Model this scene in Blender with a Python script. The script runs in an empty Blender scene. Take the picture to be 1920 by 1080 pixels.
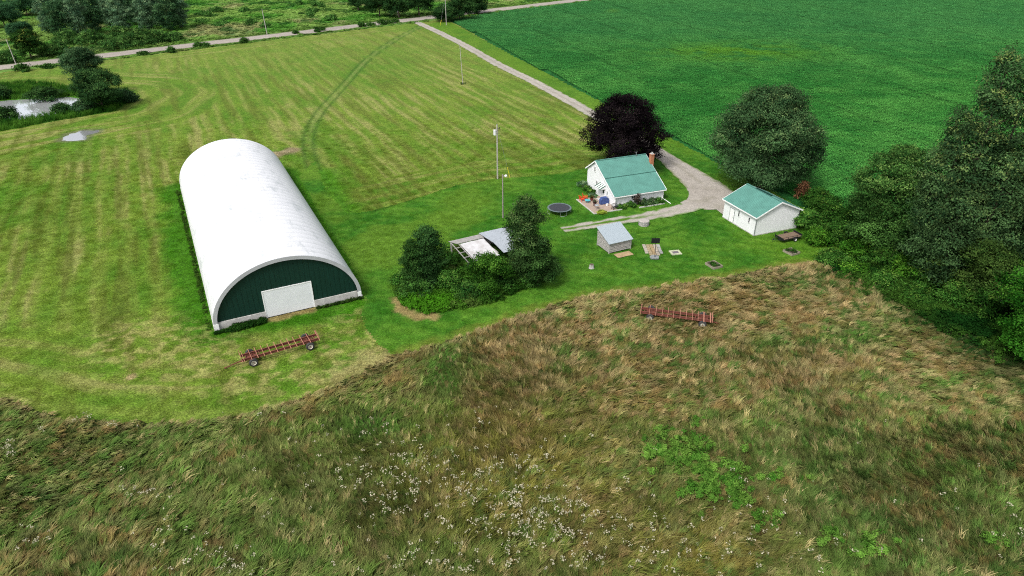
import bpy, math, numpy as np
from mathutils import Vector, Matrix
S = bpy.context.scene
rad = math.radians
# ------------------------------------------------------------------ camera, sky, sun, exposure
F, TH, H = 1280.0, rad(29.5), 46.0
cam = bpy.data.objects.new('camera', bpy.data.cameras.new('camera'))
S.collection.objects.link(cam); S.camera = cam
cam.location = (0, 0, H); cam.rotation_euler = (rad(90) - TH, 0, 0)
cam.data.sensor_width = 36; cam.data.lens = 36 * F / 1920; cam.data.clip_end = 6000; cam.data.clip_start = 0.5
W = bpy.data.worlds.new("World"); S.world = W; W.use_nodes = True
wn, wl = W.node_tree.nodes, W.node_tree.links
SUN_EL, SUN_AZ = rad(53), rad(216)          # azimuth clockwise from +Y: light comes from behind the left shoulder
sky = wn.new('ShaderNodeTexSky'); sky.sky_type = 'NISHITA'; sky.sun_disc = False
sky.sun_elevation = SUN_EL; sky.sun_rotation = SUN_AZ; sky.dust_density = 4.0; sky.air_density = 1.0
hsv = wn.new('ShaderNodeHueSaturation'); hsv.inputs['Saturation'].default_value = 0.35
wl.new(sky.outputs[0], hsv.inputs['Color']); wl.new(hsv.outputs[0], wn['Background'].inputs[0])
wn['Background'].inputs[1].default_value = 0.14
sl = bpy.data.lights.new('sun', 'SUN'); sl.energy = 1.8; sl.angle = rad(12); sl.color = (1, .965, .91)
so = bpy.data.objects.new('sun', sl); S.collection.objects.link(so); so.location = (0, 0, 90)
d = Vector((math.sin(SUN_AZ) * math.cos(SUN_EL), math.cos(SUN_AZ) * math.cos(SUN_EL), math.sin(SUN_EL)))
so.rotation_euler = d.to_track_quat('Z', 'Y').to_euler()
S.view_settings.view_transform = 'Standard'; S.view_settings.look = 'None'
S.view_settings.exposure = 0.6; S.view_settings.gamma = 1
S.cycles.use_denoising = False; S.cycles.filter_width = 1.1; S.cycles.max_bounces = 5; S.cycles.diffuse_bounces = 3; S.cycles.sample_clamp_indirect = 4

# ------------------------------------------------------------------ helpers
def P(x, y, z=0):
    u = (x - 960) / F; v = (y - 540) / F
    dy = math.cos(TH) - v * math.sin(TH); dz = -math.sin(TH) - v * math.cos(TH)
    t = (z - H) / dz
    return (u * t, dy * t)
def Qn(X, Y, Z):
    c, s = math.cos(TH), math.sin(TH)
    dd = np.maximum(Y * c - (Z - H) * s, 1e-3); up = Y * s + (Z - H) * c
    return 960 + F * X / dd, 540 - F * up / dd
def inview(X, Y, m=60):
    px, py = Qn(X, Y, 0 * X)
    return (px > -m) & (px < 1920 + m) & (py > -m) & (py < 1080 + m * 1.5) & (Y > 5)
def lin(c):
    c = np.asarray(c, float) / 255.
    return np.where(c <= .04045, c / 12.92, ((c + .055) / 1.055) ** 2.4)
KB = 1.75                                     # brightness of the daylight at this exposure: seen colour / base colour
def G(r, g, b): return lin((r, g, b)) / KB
def h2(ix, iy, s):
    h = (ix.astype(np.int64) * 374761393 + iy.astype(np.int64) * 668265263 + s * 1442695041) & 0xffffffff
    h = ((h ^ (h >> 13)) * 1274126177) & 0xffffffff
    return ((h ^ (h >> 16)) & 0xffff) / 65535.
def vn(x, y, s=0):
    x = np.asarray(x, float); y = np.asarray(y, float)
    ix, iy = np.floor(x), np.floor(y); fx, fy = x - ix, y - iy
    fx = fx * fx * (3 - 2 * fx); fy = fy * fy * (3 - 2 * fy)
    a, b, c, e = h2(ix, iy, s), h2(ix + 1, iy, s), h2(ix, iy + 1, s), h2(ix + 1, iy + 1, s)
    return (a * (1 - fx) + b * fx) * (1 - fy) + (c * (1 - fx) + e * fx) * fy
def fbm(x, y, s=0, o=4):
    r = 0; a = .5; t = 0
    for i in range(o):
        r = r + a * vn(x * 2 ** i + 17.3 * i, y * 2 ** i - 9.1 * i, s + i * 31); t += a; a *= .5
    return r / t
def sst(a, b, x): t = np.clip((x - a) / (b - a), 0, 1); return t * t * (3 - 2 * t)
def mix(a, b, t): t = np.asarray(t)[..., None]; return a * (1 - t) + b * t
def inpoly(x, y, poly):
    r = np.zeros(x.shape, bool); n = len(poly)
    for i in range(n):
        x1, y1 = poly[i]; x2, y2 = poly[(i + 1) % n]
        if y1 == y2: continue
        r ^= ((y1 > y) != (y2 > y)) & (x < (x2 - x1) * (y - y1) / (y2 - y1) + x1)
    return r
def dline(x, y, pl, closed=False):
    best = np.full(x.shape, 1e9); n = len(pl)
    for i in range(n if closed else n - 1):
        x1, y1 = pl[i]; x2, y2 = pl[(i + 1) % n]; dx, dy = x2 - x1, y2 - y1
        t = np.clip(((x - x1) * dx + (y - y1) * dy) / (dx * dx + dy * dy + 1e-9), 0, 1)
        best = np.minimum(best, (x - x1 - t * dx) ** 2 + (y - y1 - t * dy) ** 2)
    return np.sqrt(best)
def PX(l): return [P(*q) for q in l]
def smoothline(pts, n=6):
    p = [np.array(q, float) for q in pts]; p = [2 * p[0] - p[1]] + p + [2 * p[-1] - p[-2]]; out = []
    for i in range(1, len(p) - 2):
        for k in range(n):
            t = k / n
            out.append(.5 * (2 * p[i] + (p[i + 1] - p[i - 1]) * t + (2 * p[i - 1] - 5 * p[i] + 4 * p[i + 1] - p[i + 2]) * t * t + (3 * p[i] - p[i - 1] - 3 * p[i + 1] + p[i + 2]) * t ** 3))
    out.append(p[-2]); return out

def mesh_np(name, V, Fc, mat, col=None, smooth=False, parent=None, link=True):
    me = bpy.data.meshes.new(name); V = np.asarray(V, np.float32); Fc = np.asarray(Fc, np.int32)
    k = Fc.shape[1]
    me.vertices.add(len(V)); me.vertices.foreach_set('co', V.ravel())
    me.loops.add(Fc.size); me.loops.foreach_set('vertex_index', Fc.ravel())
    me.polygons.add(len(Fc)); me.polygons.foreach_set('loop_start', np.arange(0, Fc.size, k, dtype=np.int32))
    me.polygons.foreach_set('loop_total', np.full(len(Fc), k, np.int32))
    if smooth: me.polygons.foreach_set('use_smooth', np.ones(len(Fc), bool))
    me.update(calc_edges=True)
    if col is not None:
        a = me.color_attributes.new('Col', 'FLOAT_COLOR', 'POINT')
        c = np.ones((len(V), 4), np.float32); c[:, :3] = col; a.data.foreach_set('color', c.ravel())
    me.materials.append(mat)
    o = bpy.data.objects.new(name, me)
    if link: S.collection.objects.link(o)
    if parent: o.parent = parent
    return o
def tag(o, label=None, cat=None, group=None, kind=None):
    if label: o['label'] = label
    if cat: o['category'] = cat
    if group: o['group'] = group
    if kind: o['kind'] = kind
    return o
def thing(name, label, cat, loc=(0, 0, 0), rz=0, group=None):
    o = bpy.data.objects.new(name, None); S.collection.objects.link(o)
    if len(loc) == 2: loc = (loc[0], loc[1], 0)
    o.location = loc; o.rotation_euler = (0, 0, rz); o.empty_display_size = .5
    return tag(o, label, cat, group)
class MB:
    def __init__(s): s.v = []; s.f = []
    def add(s, v, f):
        n = len(s.v); s.v += [tuple(q) for q in v]; s.f += [tuple(i + n for i in q) for q in f]; return s
    def box(s, x0, x1, y0, y1, z0, z1):
        return s.add([(x0, y0, z0), (x1, y0, z0), (x1, y1, z0), (x0, y1, z0), (x0, y0, z1), (x1, y0, z1), (x1, y1, z1), (x0, y1, z1)],
                     [(0, 3, 2, 1), (4, 5, 6, 7), (0, 1, 5, 4), (1, 2, 6, 5), (2, 3, 7, 6), (3, 0, 4, 7)])
    def bar(s, a, b, w, h=None):
        h = h or w; a = Vector(a); b = Vector(b); dd = (b - a).normalized()
        up = Vector((0, 0, 1)) if abs(dd.z) < .95 else Vector((1, 0, 0))
        sx = dd.cross(up).normalized() * w / 2; sy = sx.cross(dd).normalized() * h / 2
        v = [p + i * sx + j * sy for p in (a, b) for i, j in ((-1, -1), (1, -1), (1, 1), (-1, 1))]
        return s.add(v, [(0, 1, 2, 3), (7, 6, 5, 4), (0, 4, 5, 1), (1, 5, 6, 2), (2, 6, 7, 3), (3, 7, 4, 0)])
    def tube(s, pts, rs, n=10, cap=True):
        pts = [Vector(p) for p in pts]
        if not hasattr(rs, '__len__'): rs = [rs] * len(pts)
        v = []; f = []
        for i, p in enumerate(pts):
            dd = (pts[min(i + 1, len(pts) - 1)] - pts[max(i - 1, 0)]).normalized()
            a = dd.cross(Vector((0, 0, 1)) if abs(dd.z) < .9 else Vector((1, 0, 0))).normalized(); b = dd.cross(a)
            for k in range(n):
                t = 2 * math.pi * k / n; v.append(p + (a * math.cos(t) + b * math.sin(t)) * rs[i])
        for i in range(len(pts) - 1):
            for k in range(n): f.append((i * n + k, i * n + (k + 1) % n, (i + 1) * n + (k + 1) % n, (i + 1) * n + k))
        if cap: f += [tuple(range(n - 1, -1, -1)), tuple(range((len(pts) - 1) * n, len(pts) * n))]
        return s.add(v, f)
    def lathe(s, prof, n=24, c=(0, 0, 0), axis='z'):
        v = []; f = []; m = len(prof)
        for r, z in prof:
            for k in range(n):
                t = 2 * math.pi * k / n; a, b = r * math.cos(t), r * math.sin(t)
                v.append((c[0] + a, c[1] + b, c[2] + z) if axis == 'z' else (c[0] + a, c[1] + z, c[2] + b))
        for i in range(m - 1):
            for k in range(n): f.append((i * n + k, i * n + (k + 1) % n, (i + 1) * n + (k + 1) % n, (i + 1) * n + k))
        return s.add(v, f)
    def prism(s, poly, a, b, axis='x'):       # poly in the other two axes, extruded from a to b
        n = len(poly)
        mk = {'x': lambda t, p: (t, p[0], p[1]), 'y': lambda t, p: (p[0], t, p[1]), 'z': lambda t, p: (p[0], p[1], t)}[axis]
        return s.add([mk(a, p) for p in poly] + [mk(b, p) for p in poly],
                     [tuple(range(n)), tuple(range(2 * n - 1, n - 1, -1))] + [(i, i + n, (i + 1) % n + n, (i + 1) % n) for i in range(n)])
    def build(s, name, mat, parent=None, smooth=False, bevel=0):
        me = bpy.data.meshes.new(name); me.from_pydata(s.v, [], s.f); me.update()
        import bmesh
        bm = bmesh.new(); bm.from_mesh(me); bmesh.ops.recalc_face_normals(bm, faces=bm.faces[:])
        if bevel: bmesh.ops.bevel(bm, geom=bm.edges[:], offset=bevel, segments=1, affect='EDGES')
        bm.to_mesh(me); bm.free()
        if smooth:
            me.polygons.foreach_set('use_smooth', np.ones(len(me.polygons), bool))
            try: me.set_sharp_from_angle(angle=rad(35))
            except Exception: pass
        me.materials.append(mat); o = bpy.data.objects.new(name, me); S.collection.objects.link(o)
        if parent: o.parent = parent
        return o
def copy_tree(o, parent=None):
    c = o.copy(); S.collection.objects.link(c)
    if parent: c.parent = parent
    for ch in list(o.children): copy_tree(ch, c)
    return c

# ------------------------------------------------------------------ materials
def newmat(name):
    m = bpy.data.materials.new(name); m.use_nodes = True
    b = m.node_tree.nodes['Principled BSDF']; return m, m.node_tree.nodes, m.node_tree.links, b
def mat(name, rgb, rough=.7, metal=0, var=.12, scale=3., bump=0, bscale=40, spec=.3, dirt=None, stretch=None):
    m, n, l, b = newmat(name)
    tc = n.new('ShaderNodeTexCoord'); nz = n.new('ShaderNodeTexNoise'); nz.inputs['Scale'].default_value = scale; nz.inputs['Detail'].default_value = 6
    src = tc.outputs['Object']
    if stretch:
        mp = n.new('ShaderNodeMapping'); mp.inputs['Scale'].default_value = stretch; l.new(src, mp.inputs[0]); src = mp.outputs[0]
    l.new(src, nz.inputs['Vector'])
    r = n.new('ShaderNodeValToRGB'); c = np.asarray(rgb, float)
    r.color_ramp.elements[0].position = .3; r.color_ramp.elements[1].position = .7
    lo = c * (1 - var) if dirt is None else np.asarray(dirt, float)
    r.color_ramp.elements[0].color = (*lo, 1); r.color_ramp.elements[1].color = (*np.minimum(c * (1 + var * .5), .95), 1)
    l.new(nz.outputs['Fac'], r.inputs[0]); l.new(r.outputs[0], b.inputs['Base Color'])
    b.inputs['Roughness'].default_value = rough; b.inputs['Metallic'].default_value = metal; b.inputs['Specular IOR Level'].default_value = spec
    if bump:
        n2 = n.new('ShaderNodeTexNoise'); n2.inputs['Scale'].default_value = bscale; l.new(src, n2.inputs['Vector'])
        bp = n.new('ShaderNodeBump'); bp.inputs['Strength'].default_value = bump; bp.inputs['Distance'].default_value = .05
        l.new(n2.outputs['Fac'], bp.inputs['Height']); l.new(bp.outputs[0], b.inputs['Normal'])
    return m
def ground_mat(name, fine=.35, scale=3.0, bump=.5, coarse=.25):
    m, n, l, b = newmat(name)
    at = n.new('ShaderNodeAttribute'); at.attribute_name = 'Col'
    tc = n.new('ShaderNodeTexCoord')
    def noise(sc, det=5, ro=.65):
        z = n.new('ShaderNodeTexNoise'); z.inputs['Scale'].default_value = sc; z.inputs['Detail'].default_value = det
        z.inputs['Roughness'].default_value = ro; l.new(tc.outputs['Object'], z.inputs['Vector']); return z
    z1 = noise(scale); z2 = noise(scale * .22)
    def rng(z, a):
        q = n.new('ShaderNodeMapRange'); q.inputs[1].default_value = .3; q.inputs[2].default_value = .7
        q.inputs[3].default_value = 1 - a; q.inputs[4].default_value = 1 + a; l.new(z.outputs['Fac'], q.inputs[0]); return q
    m1 = n.new('ShaderNodeMath'); m1.operation = 'MULTIPLY'; l.new(rng(z1, fine).outputs[0], m1.inputs[0]); l.new(rng(z2, coarse).outputs[0], m1.inputs[1])
    vm = n.new('ShaderNodeVectorMath'); vm.operation = 'SCALE'; l.new(at.outputs['Color'], vm.inputs[0]); l.new(m1.outputs[0], vm.inputs['Scale'])
    l.new(vm.outputs[0], b.inputs['Base Color'])
    b.inputs['Roughness'].default_value = 1; b.inputs['Specular IOR Level'].default_value = 0.1
    bp = n.new('ShaderNodeBump'); bp.inputs['Strength'].default_value = bump; bp.inputs['Distance'].default_value = .15
    l.new(z1.outputs['Fac'], bp.inputs['Height']); l.new(bp.outputs[0], b.inputs['Normal'])
    return m
def leaf_mat(name, inst=False, trans=.3, sat=1.0):
    m = bpy.data.materials.new(name); m.use_nodes = True; n, l = m.node_tree.nodes, m.node_tree.links; n.clear()
    out = n.new('ShaderNodeOutputMaterial'); at = n.new('ShaderNodeAttribute'); at.attribute_name = 'Col'
    col = at.outputs['Color']
    if inst:
        ti = n.new('ShaderNodeAttribute'); ti.attribute_type = 'INSTANCER'; ti.attribute_name = 'tint'
        mm = n.new('ShaderNodeVectorMath'); mm.operation = 'MULTIPLY'; l.new(col, mm.inputs[0]); l.new(ti.outputs['Color'], mm.inputs[1]); col = mm.outputs[0]
    df = n.new('ShaderNodeBsdfDiffuse'); tr = n.new('ShaderNodeBsdfTranslucent'); mx = n.new('ShaderNodeMixShader'); mx.inputs[0].default_value = trans
    l.new(col, df.inputs[0]); l.new(col, tr.inputs[0]); l.new(df.outputs[0], mx.inputs[1]); l.new(tr.outputs[0], mx.inputs[2]); l.new(mx.outputs[0], out.inputs[0])
    return m
M = {}
M['ground'] = ground_mat('mown_grass', .6, 4.5, .9, .3); M['lawn'] = ground_mat('lawn_turf', .45, 5., .8, .25)
M['rough'] = ground_mat('rough_ground', .5, 2., .9); M['gravel'] = ground_mat('gravel', .16, 5., .4, .12)
M['foliage'] = leaf_mat('foliage'); M['blades'] = leaf_mat('grass_blades', True, .35)
M['bark'] = mat('bark', (.11, .085, .065), .95, var=.4, scale=6, bump=.6)
M['oldwood'] = mat('weathered_wood', (.42, .40, .38), .9, var=.55, scale=5, bump=.4, stretch=(1, 1, 9), spec=.1)
M['plywood'] = mat('plywood', (.36, .26, .15), .85, var=.25, scale=2, spec=.1)
M['pole'] = mat('pole_wood', (.24, .22, .20), .9, var=.3, scale=4, stretch=(1, 1, .2))
M['palepole'] = mat('pale_pole_wood', (.38, .36, .33), .9, var=.25, scale=4, stretch=(1, 1, .2))
M['white'] = mat('white_paint', (.74, .75, .76), .5, var=.06, scale=1.2)
M['trim'] = mat('white_trim', (.80, .80, .80), .45, var=.04)
M['grey'] = mat('grey_metal', (.32, .33, .35), .5, .3)
M['galv'] = mat('galvanised', (.45, .47, .49), .4, .6, var=.15)
M['dark'] = mat('dark_frame', (.02, .022, .025), .5)
M['glass'] = mat('window_glass', (.03, .035, .045), .08, spec=.8)
M['rubber'] = mat('tyre_rubber', (.022, .022, .024), .8, var=.3, dirt=(.05, .048, .045))
M['rim'] = mat('cream_rim', (.70, .68, .60), .5, var=.15, dirt=(.42, .36, .28))
M['red'] = mat('red_oxide', (.15, .04, .028), .75, var=.4, scale=5, dirt=(.10, .045, .03))
M['rust'] = mat('faded_red', (.38, .17, .12), .8, var=.4, scale=6, dirt=(.22, .10, .06))
M['concrete'] = mat('concrete', (.50, .49, .47), .9, var=.15, scale=2, dirt=(.36, .35, .33))
M['brick'] = mat('brick', (.42, .17, .09), .9, var=.4, scale=9)
M['black'] = mat('black', (.012, .012, .014), .5)

# ------------------------------------------------------------------ layout lines (ground metres)
MEADOW_EDGE = PX([(-90, 735), (0, 748), (60, 767), (130, 785), (300, 794), (450, 777), (560, 747), (640, 717), (700, 688), (740, 668), (800, 650), (860, 634), (920, 612), (1000, 584), (1080, 560), (1160, 547), (1250, 536), (1330, 523), (1400, 511), (1470, 498), (1540, 494), (1600, 500)])
MEADOW = smoothline(MEADOW_EDGE, 4) + [np.array(q) for q in [P(1700, 545), P(1800, 600), P(1920, 660), (70, 58), (110, 40), (110, 12), (-110, 12), (-110, 62)]]
SOYLINE = PX([(843, 38), (960, 103), (1100, 176), (1250, 254), (1400, 334), (1520, 397), (1640, 458), (1760, 516), (1880, 578)])
SOY = SOYLINE + [(78, 50), (84, 10), (620, 10), (620, 860), (420, 735), (31.5, 393)]
ROAD_A, ROAD_B = np.array([-620., -174.]), np.array([620., 910.])
rd = np.array([.757, .6534]); rn = np.array([-.6534, .757])
ROAD_O = np.array([-97.5, 280.5])            # centre line point
DRIVE = smoothline(PX([(775, 40), (800, 50), (862, 80), (935, 121), (1000, 153), (1080, 196), (1150, 236), (1205, 266), (1245, 293), (1290, 325), (1335, 360), (1365, 392)]), 6)
BRANCH = smoothline(PX([(1325, 362), (1310, 378), (1285, 390), (1240, 401), (1190, 409), (1130, 418), (1055, 431)]), 6)
LAWN = PX([(590, 300), (610, 355), (650, 400), (690, 396), (760, 378), (850, 348), (925, 335), (1010, 329), (1060, 325), (1105, 312), (1150, 300), (1180, 262), (1110, 218), (960, 135), (800, 45), (838, 38)]) + SOYLINE[1:6] + PX([(1600, 445), (1620, 520)]) + [tuple(q) for q in MEADOW[::-1] if -14 < q[0] < 50 and q[1] > 64] + PX([(715, 650), (690, 620), (675, 590), (690, 560), (650, 480), (600, 400), (560, 330)])
a27 = rad(27); HU = np.array([math.cos(a27), math.sin(a27)]); HV = np.array([-HU[1], HU[0]]); HC = np.array([-28.5, 75.1]); HL = 53.0; HW = 9.24
HOOP = [HC - HU * HW, HC + HU * HW, HC + HU * HW + HV * HL, HC - HU * HW + HV * HL]
TRACK = smoothline(PX([(790, 48), (740, 75), (690, 110), (640, 165), (600, 210), (578, 260), (590, 320), (635, 390), (680, 470), (705, 540)]), 5)
POND = PX([(-90, 195), (20, 186), (75, 183), (130, 180), (170, 186), (165, 198), (135, 208), (90, 216), (40, 224), (-90, 235)])
PUDDLE = PX([(112, 263), (125, 252), (150, 244), (185, 243), (188, 247), (168, 252), (160, 262), (130, 264)])
THICKET = PX([(745, 545), (757, 572), (800, 586), (870, 580), (940, 560), (1000, 534), (1036, 512), (1020, 470), (940, 455), (850, 470), (770, 500)])
BANK = PX([(-90, 165), (60, 155), (150, 165), (240, 170), (252, 182), (215, 208), (120, 224), (0, 246), (-90, 262)])
ux, uy = math.cos(rad(-63)), math.sin(rad(-63))

# ------------------------------------------------------------------ ground: one grid, each cell given to the surface it belongs to
def region(x, y):
    n1 = (fbm(x * .8, y * .8, 5, 3) - .5); n2 = (fbm(x * .8, y * .8, 55, 3) - .5)
    xs, ys = x + n1 * 1.2, y + n2 * 1.2; xl, yl = x + n1 * .5, y + n2 * .5
    r = np.zeros(x.shape, int)                                   # 0 mown field
    rdist = (x - ROAD_O[0]) * rn[0] + (y - ROAD_O[1]) * rn[1]
    r[inpoly(xl, yl, LAWN)] = 1
    r[inpoly(xs, ys, SOY)] = 3
    r[inpoly(xs, ys, BANK) & (rdist < -8)] = 5
    r[inpoly(xs, ys, MEADOW)] = 2
    r[rdist + n1 * 2 > -8.5] = 4                                 # verge and wild ground beyond the road
    return r
def ground_col(x, y, r):
    n = x.shape; C = np.zeros(n + (3,))
    big = fbm(x / 22, y / 22, 1); med = fbm(x / 5, y / 5, 2); sm = fbm(x / 1.2, y / 1.2, 3, 3)
    lcoord = x * ux + y * uy; q = -x * uy + y * ux
    dm = dline(x, y, MEADOW_EDGE); droad = -8.5 - ((x - ROAD_O[0]) * rn[0] + (y - ROAD_O[1]) * rn[1]); ddr = dline(x, y, DRIVE)
    dlawn = dline(x, y, PX([(650, 400), (760, 378), (925, 335), (1060, 325), (1105, 312)])); dbank = dline(x, y, BANK, True)
    dper = np.minimum.reduce([dm, droad, ddr + 3, dlawn, np.where(x < -60, dbank * .55, dbank)])
    band = sst(15, 10, dper)                                     # headland passes run round the edge
    warp = (fbm(x / 14, y / 14, 9, 2) - .5) * 3
    s1 = .5 + .5 * np.sin((q + warp) * 2 * math.pi / 3.7); s2 = .5 + .5 * np.sin((dper + warp * .6) * 2 * math.pi / 4.2)
    st1 = fbm((q + warp * .4) / .7, lcoord / 16, 21, 3); st2 = fbm(dper / .7, (x + y) / 14, 22, 3)
    st = st1 * (1 - band) + st2 * band; ss = s1 * (1 - band) + s2 * band
    calm = sst(150, 90, y); st = st - (st - .47) * calm * .5
    c = mix(G(92, 138, 38), G(126, 154, 54), sst(.3, .7, med * .5 + big * .5))
    c = mix(c, G(144, 160, 72), sst(.35, .8, ss * .35 + st * .65) * .75)
    tan = sst(.53, .68, st * .75 + med * .15 + sm * .1 + (ss - .5) * .10 + (big - .5) * .25)
    c = mix(c, G(174, 170, 106), tan * (.25 + .35 * sst(.45, .65, big)))
    c = mix(c, G(104, 118, 44), sst(.52, .66, fbm(q / 1.1, lcoord / 22, 29, 3)) * .65)
    c = mix(c, G(88, 142, 30), sst(.56, .7, fbm(x / 9, y / 9, 41, 4)) * .45)
    far = sst(150, 260, y); c = mix(c, G(146, 164, 82), far * .25)
    dt = dline(x, y, TRACK); wf = sst(60, 95, y)                   # wheel track across the field
    c = mix(c, G(92, 138, 50), sst(2.4, 1.6, dt + (sm - .5) * 1.0) * .28 * wf)
    c = mix(c, G(150, 165, 95), sst(.6, .2, dt + (med - .5) * .3) * .4 * sst(130, 170, y))
    c = mix(c, G(58, 100, 36), sst(.5, .2, np.abs(dt - 1.1)) * .55 * sst(72, 90, y))
    dh = dline(x, y, HOOP, True)                                 # richer, longer grass round the hoop barn
    c = mix(c, G(66, 128, 18), sst(5.5, 2.5, dh + (med - .5) * 4) * .9)
    swath = dline(x, y, PX([(600, 330), (640, 420), (690, 520), (700, 560)]))
    c = mix(c, G(80, 142, 26), sst(6, 2.5, swath + (med - .5) * 3) * .7)
    c = mix(c, G(172, 156, 124), sst(2.6, 1.4, dline(x, y, PX([(518, 290), (548, 281)])) + (sm - .5) * 2.5) * .9)
    for (bx, by, br) in ((246, 706, .7), (764, 626, .9)):
        c = mix(c, G(196, 176, 130), sst(1, .6, np.hypot(x - P(bx, by)[0], y - P(bx, by)[1]) / br) * .9)
    c = mix(c, G(176, 152, 104), sst(1.1, .3, dline(x, y, PX([(505, 598), (585, 580)])) + (sm - .5) * 1.2) * .8)
    c = mix(c, G(190, 172, 122), sst(2.6, .5, dline(x, y, PX([(640, 700), (740, 655), (800, 636), (880, 622)])) + (sm - .5) * 4) * .6)
    cut = sst(9, 2, dline(x, y, PX([(250, 640), (420, 690), (560, 690), (680, 640), (720, 600)]))) * sst(.46, .6, fbm(x / 1.1, y / .8, 97, 4))
    c = mix(c, G(186, 178, 112), cut * .6)
    c = mix(c, G(120, 118, 100), sst(1.5, .3, dline(x, y, PUDDLE, True) + (sm - .5) * 1.5) * .6)
    C[:] = c
    # lawn
    ql = x * .2 + y * .98 + 3 * (fbm(x / 20, y / 20, 71, 2) - .5)
    l = mix(G(64, 124, 32), G(100, 150, 46), sst(.3, .7, med * .6 + sm * .4))
    l = mix(l, G(112, 152, 40), sst(.5, .75, big) * .55)
    l = mix(l, G(46, 112, 14), sst(.5, .8, .5 + .5 * np.sin(ql * 2 * math.pi / 2.4)) * .28)
    for arc in ([(1325, 397), (1285, 414), (1235, 431), (1185, 438)], [(1332, 405), (1292, 424), (1245, 441), (1190, 450)]): l = mix(l, G(48, 104, 24), sst(.5, .2, dline(x, y, smoothline(PX(arc), 5))) * .5)
    leftl = sst(6, -8, x); l = mix(l, G(112, 148, 46), leftl * sst(.4, .65, fbm(x / 7, y / 7, 81, 3)) * .6)
    l = mix(l, G(112, 148, 46), sst(8, 20, y - 150) * .4)
    de = dline(x, y, THICKET, True)
    bare = dline(x, y, PX([(745, 560), (752, 580), (775, 592), (808, 592)]))
    l = mix(l, G(182, 158, 108), sst(1.3, .4, bare + (sm - .5) * 1.8) * .85)
    dmr = sst(2.2, .3, dm + (sm - .5) * 2.5); l = mix(l, G(138, 150, 62), dmr * .6)
    dkl = dline(x, y, PX([(700, 396), (760, 377), (850, 347), (925, 333), (1010, 328), (1090, 316)])); l = mix(l, G(58, 100, 26), sst(.5, .1, dkl + (sm - .5) * .5) * .8)
    C = np.where((r == 1)[..., None], l, C)
    # meadow soil and thatch, kept dark as painted shade between the tufts
    m_ = mix(G(58, 72, 32), G(98, 92, 50), sst(.35, .65, med)); C = np.where((r == 2)[..., None], m_, C)
    # crop field soil between rows
    s_ = mix(G(34, 96, 42), G(46, 116, 52), sst(.3, .7, med)); C = np.where((r == 3)[..., None], s_, C)
    # wild ground beyond the road
    w_ = mix(G(98, 160, 62), G(146, 182, 92), sst(.35, .65, fbm(x / 14, y / 14, 61, 4)))
    w_ = mix(w_, G(172, 172, 118), sst(.56, .72, fbm(x / 18 + 5, y / 18, 64, 4)) * .8)
    w_ = mix(w_, G(50, 104, 44), sst(.55, .66, fbm(x / 7, y / 7, 66, 4)) * .8)
    w_ = mix(w_, G(108, 146, 64), sst(14, 6, np.abs(droad + 8.5)) * .8)
    C = np.where((r == 4)[..., None], w_, C)
    b_ = mix(G(58, 118, 30), G(92, 146, 40), med); C = np.where((r == 5)[..., None], b_, C)
    return np.clip(C, .002, .9)
def height(x, y, r):
    z = -.02 - .05 * fbm(x / 1.5, y / 1.5, 90, 3)
    z = np.where(r == 2, -.05 + np.where(np.hypot(x - 20.75, y - 73.5) < 5.5, .3, .85) * (fbm(x / 1.3 + y / 4, y / .95, 91, 3) - .4), z)
    z = np.where(r == 3, -.12, z)
    z = np.where(r == 4, -.05 + .5 * (fbm(x / 6, y / 6, 92, 3) - .4) * sst(8, 16, np.abs((x - ROAD_O[0]) * rn[0] + (y - ROAD_O[1]) * rn[1])), z)
    dp = dline(x, y, POND, True); z = np.where(inpoly(x, y, POND), -.15 - .6 * sst(0, 1.5, dp), z)
    dq = dline(x, y, PUDDLE, True); sg = np.where(inpoly(x, y, PUDDLE), dq, -dq) + (fbm(x, y, 95, 3) - .5) * 1.2
    z = z - .14 * sst(-.3, .7, sg)
    return z
NAMES = {0: 'mown_hay_field', 1: 'lawn', 2: 'meadow_ground', 3: 'crop_field', 4: 'wild_ground', 5: 'pond_bank'}
RM = {0: 'ground', 1: 'lawn', 2: 'rough', 3: 'rough', 4: 'rough', 5: 'rough'}
acc = {k: ([], [], [], 0) for k in NAMES}
for (x0, x1, y0, y1, st) in ((-116, 116, 27, 132, .3), (-240, 240, 132, 240, .55), (-400, 400, 240, 470, 1.1)):
    xs = np.linspace(x0, x1, int((x1 - x0) / st) + 1); ys = np.linspace(y0, y1, int((y1 - y0) / st) + 1)
    X, Y = np.meshgrid(xs, ys); cx = (X[1:, 1:] + X[:-1, :-1]) / 2; cy = (Y[1:, 1:] + Y[:-1, :-1]) / 2
    RV = region(X, Y); CR = region(cx, cy); Z = height(X, Y, RV); nx = len(xs)
    idx = np.arange(X.size).reshape(X.shape)
    Fq = np.stack([idx[:-1, :-1], idx[:-1, 1:], idx[1:, 1:], idx[1:, :-1]], -1)
    for k in NAMES:
        mk = CR == k
        if not mk.any(): continue
        f = Fq[mk]; u, inv = np.unique(f, return_inverse=True)
        xv, yv = X.ravel()[u], Y.ravel()[u]
        col = ground_col(xv, yv, np.full(xv.shape, k))
        vs, fs, cs, off = acc[k]
        vs.append(np.stack([xv, yv, Z.ravel()[u]], -1)); cs.append(col); fs.append(inv.reshape(f.shape) + off)
        acc[k] = (vs, fs, cs, off + len(u))
for k, nm in NAMES.items():
    vs, fs, cs, _ = acc[k]
    o = mesh_np(nm, np.concatenate(vs), np.concatenate(fs), M[RM[k]], np.concatenate(cs), smooth=True); tag(o, kind='structure')
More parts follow.
